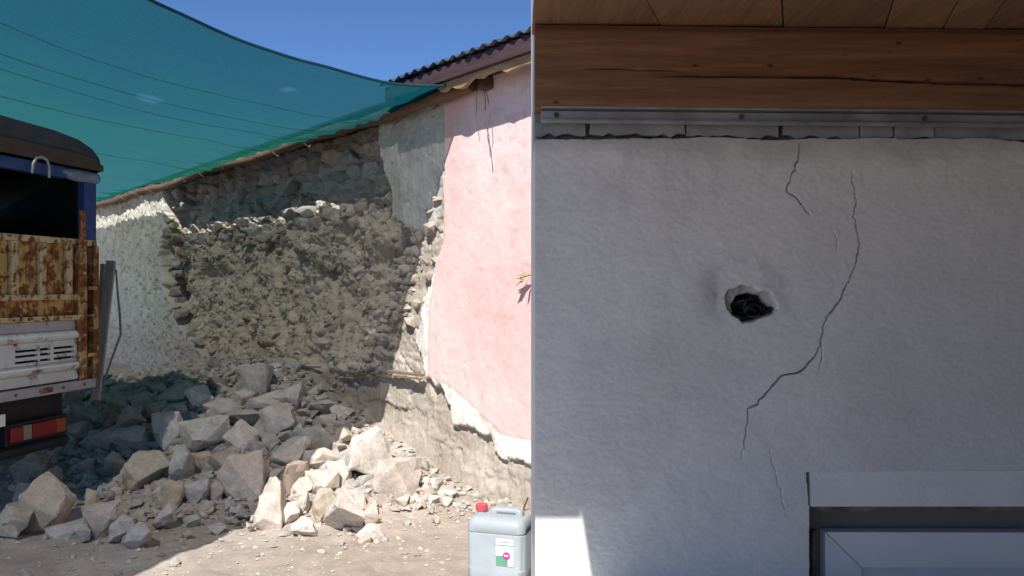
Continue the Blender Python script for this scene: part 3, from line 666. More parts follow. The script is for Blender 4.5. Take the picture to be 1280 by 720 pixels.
for x in (-0.012, L): MB().box(x, x + 0.01, 0.08, 3.0, 1.90, 2.52).build('side_curtain', M['canopy'], truck)
x = tpx(46); MB().tube([(x - 0.075, -0.03, 2.38), (x - 0.07, -0.035, 2.45), (x - 0.045, -0.04, 2.49), (x, -0.04, 2.505), (x + 0.045, -0.04, 2.49), (x + 0.07, -0.035, 2.45), (x + 0.075, -0.03, 2.37)], 0.010, 8).build('rope_hook', M['steel'], truck, smooth=True)
# chassis, lamp, bumper, wheels
MB().box(L + 0.2, -0.42, 0.15, 3.0, 0.58, 0.85).build('chassis', M['dark'], truck)
MB().box(L + 0.05, -0.25, 0.10, 0.14, 0.52, 0.85).build('mud_guard', M['dark'], truck)
lamp = MB().box(tpx(8), tpx(86), 0.01, 0.09, 0.548, 0.690).build('lamp_housing', M['dark'], truck, 0.008)
xs = [tpx(12), tpx(28), tpx(39), tpx(69), tpx(82)]
for k, (nm, mt) in enumerate((('red_lens', 'red_lens'), ('reversing_lens', 'clear_lens'), ('red_lens', 'red_lens'), ('amber_lens', 'amber_lens'))):
    MB().box(xs[k] + 0.002, xs[k + 1] - 0.002, -0.01, 0.02, 0.57, 0.668).build(nm, M[mt], lamp, 0.006)
MB().tube([(L, 0.02, 0.50), (tpx(86), 0.03, 0.50)], 0.035, 10).build('bumper', M['dark'], truck, smooth=True)
MB().box(-1.12, tpx(7), 0.0, 0.012, 0.69, 0.77).build('number_plate', M['label'], truck, 0.003)
for x0 in (-0.44, L + 0.2):
    w = MB(); prof_t = [(0.30, 0.0), (0.36, 0.02), (0.385, 0.06), (0.385, 0.16), (0.36, 0.20), (0.30, 0.22)]; n = 28; b = []
    for k in range(n):
        a = 2 * math.pi * k / n
        for r, xx in prof_t: w.v.append((x0 + xx, 2.3 + r * math.cos(a), 0.385 + r * math.sin(a)))
    for k in range(n):
        for q in range(5): w.f.append((k*6+q, ((k+1) % n)*6+q, ((k+1) % n)*6+q+1, k*6+q+1))
    wheel = thing('wheel', None, None); wheel.parent = truck
    w.build('tyre', M['tyre'], wheel, smooth=True)
    MB().tube([(x0 + 0.03, 2.3, 0.385), (x0 + 0.19, 2.3, 0.385)], 0.30, 24).build('rim', M['steel'], wheel)
# the bed runs back parallel to the house
for o in list(bpy.data.objects):
    r = o
    while r.parent is not None: r = r.parent
    if r is truck and o.type == 'MESH':
        for v in o.data.vertices:
            if v.co.y > 0.0901:
                if v.co.y > 2.9: v.co.y += 1.2
                v.co.x += 0.785 * (v.co.y - 0.09)
# timber leaning by the truck
def lean(name, u0, v0, u1, v1, Y0, Y1, w, h, label, cat):
    a = Vector(((u0 - 640) / F * Y0, Y0, EYE + (360 - v0) / F * Y0)); b = Vector(((u1 - 640) / F * Y1, Y1, EYE + (360 - v1) / F * Y1))
    m = MB()
    m.bar(a, b, w, h, (0, 1, 0)); return tag(m.build(name, M['grey_wood'], None, 0.004), label, cat)
lean('plank', 139, 326, 119, 500, 6.85, 6.65, 0.075, 0.03, 'grey weathered plank leaning beside the truck corner', 'plank')
lean('plank', 129, 330, 120, 500, 7.05, 6.8, 0.04, 0.03, 'narrow dark plank standing behind the leaning grey plank', 'plank')
tag(MB().tube([Vector(((u - 640) / F * Y, Y, EYE + (360 - v) / F * Y)) for u, v, Y in ((138, 330, 7.0), (145, 338, 7.02), (147, 365, 7.0), (150, 395, 6.98), (151, 418, 6.95), (140, 448, 6.9), (122, 500, 6.88))], [0.006, 0.008, 0.009, 0.010, 0.010, 0.009, 0.009], 7).build('branch', M['grey_wood'], None, smooth=True), 'thin crooked branch standing against the leaning planks', 'branch')

# ------------------------------------------------------------------ rubble heap: every stone its own object
RK = [rock_mesh('rubble_stone', 200 + k, 9 + k % 6, 3, 0.35 + 0.07 * (k % 6), M['rock'], 0.10) for k in range(20)]
RS = [rock_mesh('rubble_stone', 300 + k, 8 + k % 5, 1, 0.5, M['rock'], 0.09) for k in range(14)]
T = {'pale': (0.56, 0.525, 0.475), 'grey': (0.47, 0.445, 0.41), 'tan': (0.50, 0.43, 0.325), 'warm': (0.56, 0.49, 0.42), 'brown': (0.34, 0.27, 0.22), 'red': (0.47, 0.385, 0.325), 'dark': (0.37, 0.36, 0.345), 'white': (0.64, 0.59, 0.53), 'olive': (0.43, 0.395, 0.31)}  # shaded stones darker, sunlit ones paler: light put into the tone
def hit(u, v, lift):
    k = (u - 640) / F; m_ = (v - 360) / F
    Y = np.arange(4.0, 16, 0.02); X = k * Y; Z = EYE - m_ * Y; g = mound(X, Y) + lift
    i = int(np.argmax(Z <= g)) if np.any(Z <= g) else len(Y) - 1
    return Vector((X[i], Y[i], Z[i]))
G_HEAP = 'loose stones of the rubble heap'
def stone(u, v, w, h, tone, label, tilt=0.0, var=None, deep=1.0, pool=RK, group=G_HEAP):
    p = hit(u, v, 0.06)
    for _ in range(3): p = hit(u, v, (0.34 if pool is RK else 0.36) * h * p.y / F)
    sw, sh = w * p.y / F, h * p.y / F
    o = bpy.data.objects.new('rubble_stone', pool[var % len(pool)] if var is not None else random.choice(pool)); COL.objects.link(o)
    o.location = p; o.scale = (sw / 2, deep * 0.5 * (sw + sh) / 2, sh / 2)
    o.rotation_euler = (random.uniform(-0.15, 0.15), tilt, random.uniform(-0.25, 0.25) + random.choice((0, math.pi)))
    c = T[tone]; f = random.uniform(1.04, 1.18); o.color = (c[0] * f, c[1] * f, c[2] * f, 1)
    placed.append((u, v, max(w, h))); return tag(o, label, 'stone', group)
placed = []
BIG = [
 (326,475,40,44,'grey',0.2,'craggy grey boulder on the crest of the rubble heap against the wall'),
 (331,504,48,28,'pale',-0.15,'long pale stone lying just under the crest boulder'),
 (363,498,36,34,'grey',0.1,'squarish grey stone right of the crest boulder'),
 (353,527,42,44,'grey',0.25,'upright grey stone in the middle below the crest'),
 (361,566,46,44,'warm',0.15,'large blocky stone near the middle, standing on a dark wedge'),
 (364,598,40,40,'brown',-0.1,'dark wedge stone propping the large middle block'),
 (300,550,42,48,'pale',0.1,'rough pale pitted boulder left of the middle of the heap'),
 (306,525,58,26,'grey',0.05,'broad flat grey slab above the pitted boulder'),
 (311,593,56,58,'warm',0.45,'big tilted angular beige boulder with a clean face, front of the heap'),
 (281,577,36,28,'brown',0.1,'dark brown broken stone in shadow below the pitted boulder'),
 (256,545,60,44,'pale',-0.1,'wide pale rounded boulder right of the bright cube-like one'),
 (208,540,44,48,'white',0.1,'bright pale cube-like boulder at the edge of the truck shadow'),
 (225,583,42,50,'grey',-0.1,'tall grey block just below the bright cube-like boulder'),
 (183,591,52,48,'tan',0.1,'yellowish tan boulder left of the tall grey block'),
 (144,585,30,38,'olive',-0.2,'olive brown pointed stone left of the yellowish boulder'),
 (210,621,34,42,'tan',0.1,'tan rounded block below the tall grey block'),
 (244,615,42,30,'grey',0.15,'grey rounded stone right of the tan rounded block'),
 (208,648,22,34,'pale',-0.5,'thin pale sliver leaning below the tan rounded block'),
 (273,481,26,24,'brown',0.1,'brownish stone left of the crest boulder'),
 (283,509,46,22,'pale',0.05,'flat pale stone in front of the brownish one'),
 (254,499,30,36,'white',0.35,'light stone with one bright tilted face by the truck shadow'),
 (216,494,46,32,'grey',0.0,'wide block at the back of the heap within the truck shadow'),
 (399,549,42,32,'grey',0.05,'grey block at shaded right of heap touching the tilted sunlit slab'),
 (402,572,52,26,'warm',-0.1,'flat stone half in sun below the shaded right block'),
 (405,511,38,22,'warm',0.05,'low rounded stone bedded in earth on the upper right slope'),
 (455,571,64,58,'white',0.5,'big sunlit slab tilted on the right of the heap'),
 (496,598,56,52,'warm',-0.15,'broad sunlit boulder right of the tilted slab at the wall foot'),
 (402,604,40,32,'warm',0.0,'sunlit rounded stone left of the tilted slab'),
 (422,593,30,32,'white',0.2,'small bright stone between the tilted slab and its rounded neighbour'),
 (343,630,46,60,'warm',-0.25,'tall faceted boulder half sunlit at the front edge of shade'),
 (407,636,28,44,'tan',0.1,'dull tan slab leaning against a white crumbly block'),
 (430,645,50,62,'white',0.05,'white crumbly upright block at the sunlit front of the heap'),
 (381,661,32,26,'white',0.05,'smooth oval stone lying on sunlit ground at the front'),
 (362,643,24,30,'white',-0.3,'small bright wedge right of the tall faceted boulder'),
 (377,630,18,32,'pale',0.2,'narrow pale stone standing behind the oval one'),
 (445,624,30,30,'white',0.1,'bright rounded stone behind the white crumbly block'),
 (466,667,32,20,'white',0.05,'layered flat stone right of the white crumbly block'),
 (462,650,30,14,'warm',-0.1,'thin flat stone stacked on the layered one'),
 (477,625,18,18,'warm',0.2,'small sunlit stone below the broad boulder at the wall foot'),
 (61,634,44,68,'tan',0.12,'tall pointed tan boulder standing at the front left'),
 (30,620,34,34,'tan',-0.45,'pointed tan stone left of the tall pointed boulder'),
 (18,652,58,40,'olive',0.0,'low wide boulder at the left edge of the picture'),
 (44,583,40,34,'brown',-0.3,'brown stone lying under the truck tail lamp'),
 (87,663,50,18,'grey',-0.15,'long thin slab on the ground right of the tall pointed boulder'),
 (131,650,44,44,'red',0.2,'reddish angular boulder at the front left of the heap'),
 (113,625,20,24,'tan',-0.2,'small yellowish stone above the reddish boulder'),
 (170,671,46,34,'grey',0.1,'crumbly grey stone at the front right of the reddish boulder'),
 (152,664,26,32,'grey',-0.2,'grey lump between the reddish boulder and the crumbly one'),
 (67,598,28,26,'tan',0.1,'tan stone behind the tip of the tall pointed boulder'),
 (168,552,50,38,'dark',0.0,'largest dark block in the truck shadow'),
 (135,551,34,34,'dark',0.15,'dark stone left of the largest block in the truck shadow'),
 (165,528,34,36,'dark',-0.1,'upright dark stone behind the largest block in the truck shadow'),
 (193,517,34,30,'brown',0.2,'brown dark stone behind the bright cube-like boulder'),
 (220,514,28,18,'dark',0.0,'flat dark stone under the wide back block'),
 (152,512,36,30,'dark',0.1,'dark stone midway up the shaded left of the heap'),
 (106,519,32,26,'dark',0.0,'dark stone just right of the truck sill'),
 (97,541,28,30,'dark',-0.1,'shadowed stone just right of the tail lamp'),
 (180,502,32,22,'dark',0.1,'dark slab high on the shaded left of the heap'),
]
SHORT = ['crest boulder', 'long pale stone under the crest boulder', 'square stone right of the crest boulder', 'upright stone below the crest', 'large middle block', 'dark wedge under the middle block', 'pitted boulder', 'broad flat slab above the pitted boulder', 'big tilted beige boulder', 'dark brown broken stone', 'wide pale rounded boulder', 'bright cube-like boulder', 'tall grey block', 'yellowish tan boulder', 'olive pointed stone', 'tan rounded block', 'grey stone right of the tan block', 'pale sliver', 'brownish stone left of the crest', 'flat pale stone left of the crest', 'bright-faced stone by the truck shadow', 'wide block at the back', 'shaded right block', 'half-sunlit flat stone', 'low bedded stone on the upper right', 'tilted sunlit slab', 'broad sunlit boulder at the wall', 'sunlit rounded stone left of the slab', 'small bright stone left of the slab', 'tall faceted boulder', 'dull tan leaning slab', 'white crumbly block', 'smooth oval stone', 'small bright wedge', 'narrow pale standing stone', 'bright rounded stone behind the crumbly block', 'layered flat stone', 'thin stone on the layered one', 'small stone below the broad boulder', 'tall pointed boulder', 'pointed tan stone at the left', 'low wide boulder at the picture edge', 'brown stone under the tail lamp', 'long thin slab at the front left', 'reddish boulder', 'small yellowish stone', 'crumbly grey stone at the front', 'grey lump beside the reddish boulder', 'tan stone behind the pointed boulder', 'largest dark block', 'dark stone left of the largest block', 'upright dark stone', 'brown stone behind the cube-like boulder', 'flat dark stone at the back', 'dark stone midway up the left', 'dark stone right of the truck sill', 'stone right of the tail lamp', 'dark slab high on the left']
assert len(SHORT) == len(BIG)
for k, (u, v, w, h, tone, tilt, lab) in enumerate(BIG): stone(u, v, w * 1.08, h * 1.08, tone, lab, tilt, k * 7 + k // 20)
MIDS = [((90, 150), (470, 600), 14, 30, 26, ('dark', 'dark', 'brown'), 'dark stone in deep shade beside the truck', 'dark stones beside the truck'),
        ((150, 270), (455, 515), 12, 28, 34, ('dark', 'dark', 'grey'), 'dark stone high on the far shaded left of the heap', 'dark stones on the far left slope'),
        ((230, 430), (480, 615), 17, 36, 56, ('grey', 'pale', 'warm', 'grey'), 'small grey stone wedged between larger ones in the net shade', 'small stones in the shaded middle'),
        ((90, 320), (590, 672), 10, 27, 50, ('grey', 'tan', 'pale', 'grey'), 'small grey stone at the shaded foot of the heap', 'small stones at the shaded foot'),
        ((350, 545), (600, 680), 8, 22, 52, ('white', 'warm', 'warm', 'pale'), 'small sunlit stone scattered at the bright foot of the heap', 'small stones at the sunlit foot'),
        ((0, 90), (585, 660), 10, 22, 12, ('olive', 'tan', 'dark'), 'small stone lying behind the tall pointed boulder', 'small stones at the truck tail')]
small = []
for (u0, u1), (v0, v1), lo, hi, n, tones, lab, grp in MIDS:
    made = tries = 0
    while made < n and tries < 3000:
        tries += 1
        u, v = random.uniform(u0, u1), random.uniform(v0, v1); w = random.uniform(lo, hi) * random.uniform(0.8, 1)
        if any(math.hypot(u - a, v - b) < 0.21 * (c + w) for a, b, c in placed): continue
        p = hit(u, v, 0.02); sd = to_sd(p.x, p.y)
        if sd[1] < 0.12 or (float(mound(p.x, p.y)) < 0.012 and random.random() < 0.8): continue
        if v > 600 + 0.16 * 0 and u > 460 and v > 655: continue
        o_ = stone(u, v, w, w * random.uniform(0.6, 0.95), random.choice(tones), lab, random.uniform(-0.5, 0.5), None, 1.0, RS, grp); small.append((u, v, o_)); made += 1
# say which small stone is which: by the landmark stone it lies nearest to
by = {}
for u, v, o in small:
    k = min(range(len(BIG)), key=lambda q: math.hypot(u - BIG[q][0], v - BIG[q][1]))
    du, dv = u - BIG[k][0], v - BIG[k][1]
    side = ('right of' if du > 0 else 'left of') if abs(du) > abs(dv) else ('in front of' if dv > 0 else 'behind')
    by.setdefault((k, side), []).append((math.hypot(du, dv), o))
ORD = ['nearest', 'second', 'third', 'fourth', 'fifth', 'sixth', 'seventh', 'eighth', 'ninth', 'tenth', 'eleventh', 'twelfth', 'thirteenth']
for (k, side), lst in by.items():
    lst.sort(key=lambda q: q[0])
    for i, (_, o) in enumerate(lst):
        o['label'] = ('small stone just %s the %s' % (side, SHORT[k])) if len(lst) == 1 else ('%s small stone %s the %s' % (ORD[min(i, 12)], side, SHORT[k]))
# fragments nobody could count
def merged(name, pool, items, mat, parent=None):
    """items: (position, scale, euler, colour)"""
    vs, fs, cs, base = [], [], [], 0; cache = []
    for me_ in pool:
        me_.calc_loop_triangles(); v = np.zeros(len(me_.vertices) * 3, np.float32); me_.vertices.foreach_get('co', v); f = np.zeros(len(me_.loop_triangles) * 3, np.int32); me_.loop_triangles.foreach_get('vertices', f)
        cache.append((v.reshape(-1, 3), f.reshape(-1, 3)))
    from mathutils import Euler
    for pos, sc, eu, cl in items:
        v, f = random.choice(cache); R = np.array(Euler(eu).to_matrix())
        vs.append((v * np.array(sc)) @ R.T + np.array(pos)); fs.append(f + base); cs.append(np.tile(cl, (len(v), 1))); base += len(v)
    me_ = mesh_from(name, np.concatenate(vs), np.concatenate(fs)); set_color(me_, np.concatenate(cs)); return link(name, me_, mat, parent)
FRAG = [rock_mesh('fragment', 400 + k, 8 + k % 4, 0, 0.45, M['gravel'], 0.05) for k in range(12)]
ground_z = lambda x, y: float(gz[min(np.searchsorted(gx, x), len(gx) - 1), min(np.searchsorted(gy, y), len(gy) - 1)])
items = []
while len(items) < 3600:
    s, d = random.uniform(0.0, 9), random.uniform(0.1, 3.0); p = wpt(s, d, 0); hm = float(mound(p.x, p.y))
    if hm < 0.03 and random.random() > 0.10: continue
    if s > 5.5 and random.random() < 0.5: continue
    w = random.choice((0.014, 0.02, 0.026, 0.034, 0.044, 0.06)) * random.uniform(0.8, 1.25); f = random.uniform(0.80, 1.08); c = random.choice((T['grey'], T['pale'], T['warm'], T['grey'], T['tan'], T['grey']))
    if hm < 0.03: w *= 0.5
    items.append(((p.x, p.y, ground_z(p.x, p.y) + w * 0.22), (w, w * random.uniform(0.6, 1), w * random.uniform(0.45, 0.8)), (random.uniform(-0.5, 0.5), random.uniform(-0.5, 0.5), random.uniform(0, 6.28)), (c[0] * f * 0.9, c[1] * f * 0.9, c[2] * f * 0.9)))
tag(merged('rubble_fragments', FRAG, items, M['gravel']), 'broken fragments filling the gaps between the larger rubble stones', 'rubble', kind='stuff')
items = []
while len(items) < 1500:
    s = random.uniform(1.4, 8.4); z = random.uniform(0.6, 2.4)
    if in_poly(s, z, cavity) > (0.30 if s < 3 else -0.02) or in_poly(s, z, white) < 0.03 or in_poly(s, z, plaster_r) < 0: continue
    w = random.choice((0.014, 0.02, 0.027, 0.036, 0.05)) * random.uniform(0.8, 1.25); f = random.uniform(0.7, 1.2); c = random.choice(((0.46, 0.41, 0.34), (0.52, 0.455, 0.375), (0.40, 0.355, 0.305), (0.54, 0.50, 0.44)))
    items.append(((s, depth_at(s, z) - w * 0.1, z), (w, w * 0.7, w * random.uniform(0.45, 0.8)), (random.uniform(-0.6, 0.6), random.uniform(-0.6, 0.6), random.uniform(-0.6, 0.6)), (c[0] * f, c[1] * f, c[2] * f)))
merged('small_stones', FRAG, items, M['gravel'], wall)['kind'] = 'stuff'
# chips and crumbs nobody could count
gv, gf, gcol = [], [], []
def chip(x, y, z, r, col):
    b = len(gv); n = 5; a0 = random.uniform(0, 6.28); sx, sy, sz = r * random.uniform(0.7, 1.3), r * random.uniform(0.6, 1.1), r * random.uniform(0.4, 0.8)
    for k in range(n): a = a0 + 2 * math.pi * k / n; q = random.uniform(0.75, 1.1); gv.append((x + sx * q * math.cos(a), y + sy * q * math.sin(a), z + random.uniform(-0.25, 0.15) * sz))
    gv.append((x + random.uniform(-0.3, 0.3) * sx, y + random.uniform(-0.3, 0.3) * sy, z + sz)); gv.append((x, y, z - sz))
    for k in range(n): gf.append((b + k, b + (k + 1) % n, b + 5)); gf.append((b + (k + 1) % n, b + k, b + 6))
    f = random.uniform(0.8, 1.15); gcol.extend([(col[0] * f, col[1] * f, col[2] * f)] * 7)
ix = lambda x, y: gz[min(np.searchsorted(gx, x), len(gx) - 1), min(np.searchsorted(gy, y), len(gy) - 1)]
cnt = 0
while cnt < 7500:
    s, d = random.uniform(-0.3, 9), random.uniform(0.05, 3.4) * random.uniform(0.5, 1); p = wpt(s, d, 0)
    hm = float(mound(p.x, p.y)); keep = 1.0 if 0.015 < hm else 0.22
    if random.random() > keep or p.y < 3.7: continue
    r = random.choice((0.008, 0.012, 0.016, 0.022, 0.03)) * random.uniform(0.7, 1.3)
    if hm < 0.015: r *= 0.7
    chip(p.x, p.y, float(ix(p.x, p.y)) + r * 0.15, r, random.choice(((0.42, 0.375, 0.32), (0.38, 0.35, 0.31), (0.50, 0.455, 0.40), (0.33, 0.295, 0.25)))); cnt += 1
cnt = 0
while cnt < 700:
    x, y = random.uniform(-3.6, 0.1), random.uniform(4.0, 6.0); r = random.choice((0.006, 0.009, 0.013, 0.02)) * random.uniform(0.7, 1.2)
    chip(x, y, float(ix(x, y)) + r * 0.15, r, (0.50, 0.45, 0.39)); cnt += 1
me = mesh_from('gravel', gv, gf); set_color(me, np.array(gcol)); tag(link('gravel', me, M['gravel']), 'loose chips and mud crumbs strewn over heap and yard', 'gravel', kind='stuff')

# ------------------------------------------------------------------ jerrycan
can = thing('jerrycan', 'translucent white plastic jerrycan with red cap on the sunlit ground', 'jerrycan', (-0.062, 4.36, 0.0), math.radians(-16))
def rrect(hx, hy, r, n=6):
    out = []
    for cx, cy, a0 in ((hx - r, hy - r, 0), (-hx + r, hy - r, 90), (-hx + r, -hy + r, 180), (hx - r, -hy + r, 270)):
        for k in range(n + 1): a = math.radians(a0 + 90 * k / n); out.append((cx + r * math.cos(a), cy + r * math.sin(a)))
    return out
levels = [(0.0, 0.150, 0.105, 0.04), (0.015, 0.160, 0.115, 0.05), (0.10, 0.163, 0.118, 0.05), (0.105, 0.160, 0.115, 0.05), (0.285, 0.163, 0.118, 0.05), (0.292, 0.159, 0.114, 0.05), (0.298, 0.163, 0.118, 0.05), (0.33, 0.161, 0.116, 0.05), (0.355, 0.152, 0.106, 0.05), (0.368, 0.135, 0.088, 0.045), (0.373, 0.11, 0.065, 0.04)]
m = MB()
for zz, hx, hy, r in levels: m.v += [(x, y, zz) for x, y in rrect(hx, hy, r)]
n = 28
for k in range(len(levels) - 1):
    for q in range(n): m.f.append((k*n+q, k*n+(q+1) % n, (k+1)*n+(q+1) % n, (k+1)*n+q))
m.f.append(tuple(reversed(range(n)))); m.f.append(tuple((len(levels)-1)*n + q for q in range(n)))
m.build('body', M['can'], can, smooth=True)
# raised grip with a dark box painted for its shaded slot
hnd = MB(); prof = [(-0.055, 0.365), (-0.05, 0.395), (-0.03, 0.408), (0.10, 0.408), (0.125, 0.395), (0.135, 0.36)]
hnd.prism(prof, 1, -0.03, 0.03); grip = hnd.build('grip', M['can'], can, 0.012, smooth=True, segs=3)
MB().box(-0.015, 0.095, -0.0315, 0.0315, 0.378, 0.391).build('grip_slot_shade', M['slot'], grip, 0.004)
MB().tube([(-0.108, 0.0, 0.355), (-0.108, 0.0, 0.385)], 0.026, 20).build('neck', M['can'], can, smooth=True)
cap = MB(); nn = 32
for zz, rs in ((0.385, 1.0), (0.412, 1.0), (0.416, 0.93)):
    for q in range(nn): a = 2*math.pi*q/nn; r = (0.033 if q % 2 else 0.0315) * rs; cap.v.append((-0.108 + r*math.cos(a), r*math.sin(a), zz))
for k in range(2):
    for q in range(nn): cap.f.append((k*nn+q, k*nn+(q+1) % nn, (k+1)*nn+(q+1) % nn, (k+1)*nn+q))
cap.f.append(tuple(2*nn+q for q in range(nn))); cap.f.append(tuple(reversed(range(nn)))); cap.build('cap', M['red'], can)
lab = MB().box(0.010, 0.105, -0.1195, -0.1183, 0.13, 0.272).build('paper_label', M['label'], can)
MB().box(0.010, 0.105, -0.1206, -0.1196, 0.236, 0.241).build('green_band', M['green'], lab)
MB().box(0.010, 0.075, -0.1206, -0.1196, 0.132, 0.182).build('green_panel', M['green'], lab)
c = MB(); c.tube([(0.068, -0.1196, 0.184), (0.068, -0.1215, 0.184)], 0.021, 24); disc = c.build('magenta_disc', M['purple'], lab)
for q in range(7): MB().box(0.020 + q * 0.0105, 0.0275 + q * 0.0105, -0.1203, -0.1196, 0.2525, 0.258).build('print', M['ink'], lab)
for q in range(3): MB().box(0.056 + q * 0.008, 0.062 + q * 0.008, -0.1222, -0.1216, 0.181, 0.190).build('print', M['label'], disc)

# ------------------------------------------------------------------ white porch house on the right: front wall at Y = 2.6
WY = 2.6; PX = WY / F
def hx(u): return (u - 640) * PX
def hz(v): return EYE + (360 - v) * PX
def HP(pts): return [(hx(u), hz(v)) for u, v in pts]
porch = thing('white_house', 'cracked white plaster porch wall under a brown timber ceiling', 'house', (0, WY, 0))
X0 = 0.0754; step = 0.0031
xf = np.concatenate([np.arange(X0, 1.72, step), np.arange(1.75, 3.2, 0.09)])
zf = np.concatenate([np.arange(0, 0.60, 0.06), np.arange(0.62, 2.125, step), np.array([2.16, 2.3, 2.5, 2.8])])
XX, ZZ = np.meshgrid(xf, zf, indexing='ij')
relief = 0.0014 * fbm(XX * 15 + 1.2 * fbm(XX * 3, ZZ * 3, 5), ZZ * 30, 101, 5, 0.6) + 0.004 * fbm(XX * 2.2, ZZ * 2.2, 102, 3) + 0.0011 * fbm(XX * 60, ZZ * 90, 103, 4, 0.6)
DY = relief                                              # + is into the wall
wc = np.zeros(XX.shape + (3,)) + np.array((0.75, 0.735, 0.695))
wc = lerp(wc, (0.69, 0.675, 0.645), ss(0.0, 0.45, fbm(XX * 3.1, ZZ * 3.1, 104)))
def crack_line(pts, width, depth, seed, jit=0.0024):
    fine = []
    for k in range(len(pts) - 1):
        ax, az = pts[k]; bx, bz = pts[k + 1]; n = max(2, int(math.hypot(bx - ax, bz - az) / 0.012))
        for q in range(n): t = q / n; fine.append((ax + (bx - ax) * t + random.gauss(0, jit), az + (bz - az) * t + random.gauss(0, jit * 0.6)))
    fine.append(pts[-1])
    global DY, wc
    lo = np.array(fine).min(0) - 0.03; hi = np.array(fine).max(0) + 0.03
    a, b = np.searchsorted(xf, lo[0]), np.searchsorted(xf, hi[0]); c, d = np.searchsorted(zf, lo[1]), np.searchsorted(zf, hi[1])
    sub = (slice(a, b), slice(c, d))
    q, par, L_ = line_dist(XX[sub], ZZ[sub], fine)
    wv = width * (0.55 + 0.9 * np.clip(vnoise(par * 22, par * 0, seed) + 0.5, 0, 1)) * np.minimum(1, 0.25 + 4 * np.minimum(par, L_ - par) / L_)
    thin = np.minimum(1, wv / 0.0020); wv = np.maximum(wv, 0.0016); k = (1 - ss(0.5, 1.15, q / wv)) * thin
    DY[sub] = DY[sub] + depth * k; wc[sub] = lerp(wc[sub], (0.22, 0.21, 0.20), k * 0.8)
crack_line(HP([(1066, 215), (1070, 245), (1068, 270), (1074, 300), (1072, 325), (1062, 352), (1058, 358), (1048, 378), (1034, 396), (1030, 410), (1026, 432), (1016, 450), (1004, 464), (978, 470), (968, 482), (950, 500), (936, 512), (934, 530), (931, 550), (927, 575)]), 0.0017, 0.022, 1)
crack_line(HP([(1001, 178), (998, 195), (994, 212), (986, 232), (984, 240), (996, 247), (1004, 258), (1014, 270)]), 0.0016, 0.020, 2)
crack_line(HP([(1028, 432), (1027, 450), (1024, 466)]), 0.0009, 0.008, 3)
crack_line(HP([(962, 560), (966, 582), (973, 602), (978, 622), (981, 640), (995, 652)]), 0.0009, 0.008, 4)
crack_line(HP([(1040, 285), (1048, 300), (1044, 318)]), 0.0008, 0.006, 6)
# hole chiselled round a duct
hole_o = HP([(907, 372), (912, 362), (926, 357), (944, 357), (951, 364), (964, 365), (966, 374), (972, 380), (971, 388), (966, 392), (955, 396), (945, 402), (930, 403), (917, 395), (909, 386)])
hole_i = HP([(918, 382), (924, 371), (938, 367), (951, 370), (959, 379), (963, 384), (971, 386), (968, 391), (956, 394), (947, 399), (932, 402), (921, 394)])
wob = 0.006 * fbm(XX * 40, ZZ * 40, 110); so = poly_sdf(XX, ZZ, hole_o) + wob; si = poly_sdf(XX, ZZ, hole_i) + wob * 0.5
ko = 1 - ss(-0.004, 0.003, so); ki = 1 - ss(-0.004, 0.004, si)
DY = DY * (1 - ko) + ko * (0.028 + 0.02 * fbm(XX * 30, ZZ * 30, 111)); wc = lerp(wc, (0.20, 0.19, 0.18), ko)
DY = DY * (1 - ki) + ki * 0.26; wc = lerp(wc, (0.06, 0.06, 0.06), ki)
soot = (1 - ss(0.0, 0.15, so)) * ss(-0.25, 0.35, fbm(XX * 14, ZZ * 14, 112)) * ss(-0.12, 0.06, ZZ - hz(380)) * (1 - ko)
wc = lerp(wc, (0.30, 0.29, 0.28), soot * 0.75)
# faint stains and older patches of paint
stain = ss(0.15, 0.5, fbm(XX * 6, ZZ * 2.2, 113, 5, 0.6)); wc = lerp(wc, (0.62, 0.60, 0.565), stain * 0.35)
drip = ss(0.2, 0.5, fbm(XX * 24, ZZ * 1.6, 116, 4, 0.6)) * ss(hz(300), hz(180), ZZ); wc = lerp(wc, (0.50, 0.49, 0.47), drip * 0.30)
old = ss(-0.01, 0.01, fbm(XX * 2.6, ZZ * 2.6, 117, 5, 0.55) - 0.16); wc = lerp(wc, (0.71, 0.70, 0.675), old * 0.5)
top_tone = (1 - ss(0.0, 0.10, hz(171) - ZZ + 0.05 * fbm(XX * 7, ZZ * 7, 118))); wc = lerp(wc, (0.40, 0.39, 0.375), top_tone * 0.7)  # plaster toned darker towards its top edge
# window opening low on the right, ragged top edge of the plaster
ko = (1 - ss(-0.003, 0.003, poly_sdf(XX, ZZ, HP([(1009, 592), (1400, 588), (1400, 1200), (1015, 1200), (1013, 640)])) + 0.15 * wob))
DY = DY * (1 - ko) + ko * 0.115; wc = lerp(wc, (0.20, 0.185, 0.16), ko)
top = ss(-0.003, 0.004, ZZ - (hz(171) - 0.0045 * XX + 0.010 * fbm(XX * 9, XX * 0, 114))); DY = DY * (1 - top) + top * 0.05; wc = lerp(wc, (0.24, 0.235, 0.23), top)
nX, nZ = len(xf), len(zf)
V = np.stack([XX, DY, ZZ], -1).reshape(-1, 3); Fq = grid_faces(nX, nZ)
idx = np.arange(nX * nZ).reshape(nX, nZ)
lft = idx[0, :]; back = V[lft].copy(); back[:, 1] = 0.56; b0 = len(V); V = np.concatenate([V, back])
e = np.arange(nZ - 1); Fs = np.stack([lft[e], lft[e + 1], b0 + e + 1, b0 + e], 1)
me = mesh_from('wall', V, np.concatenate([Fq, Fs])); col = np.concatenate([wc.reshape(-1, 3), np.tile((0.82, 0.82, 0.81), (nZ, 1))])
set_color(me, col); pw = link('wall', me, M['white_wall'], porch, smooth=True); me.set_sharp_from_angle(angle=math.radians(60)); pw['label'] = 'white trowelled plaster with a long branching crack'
MB().box(X0 + 0.004, 3.2, 0.40, 0.555, 0, 2.79).build('wall_core', M['block'], porch)
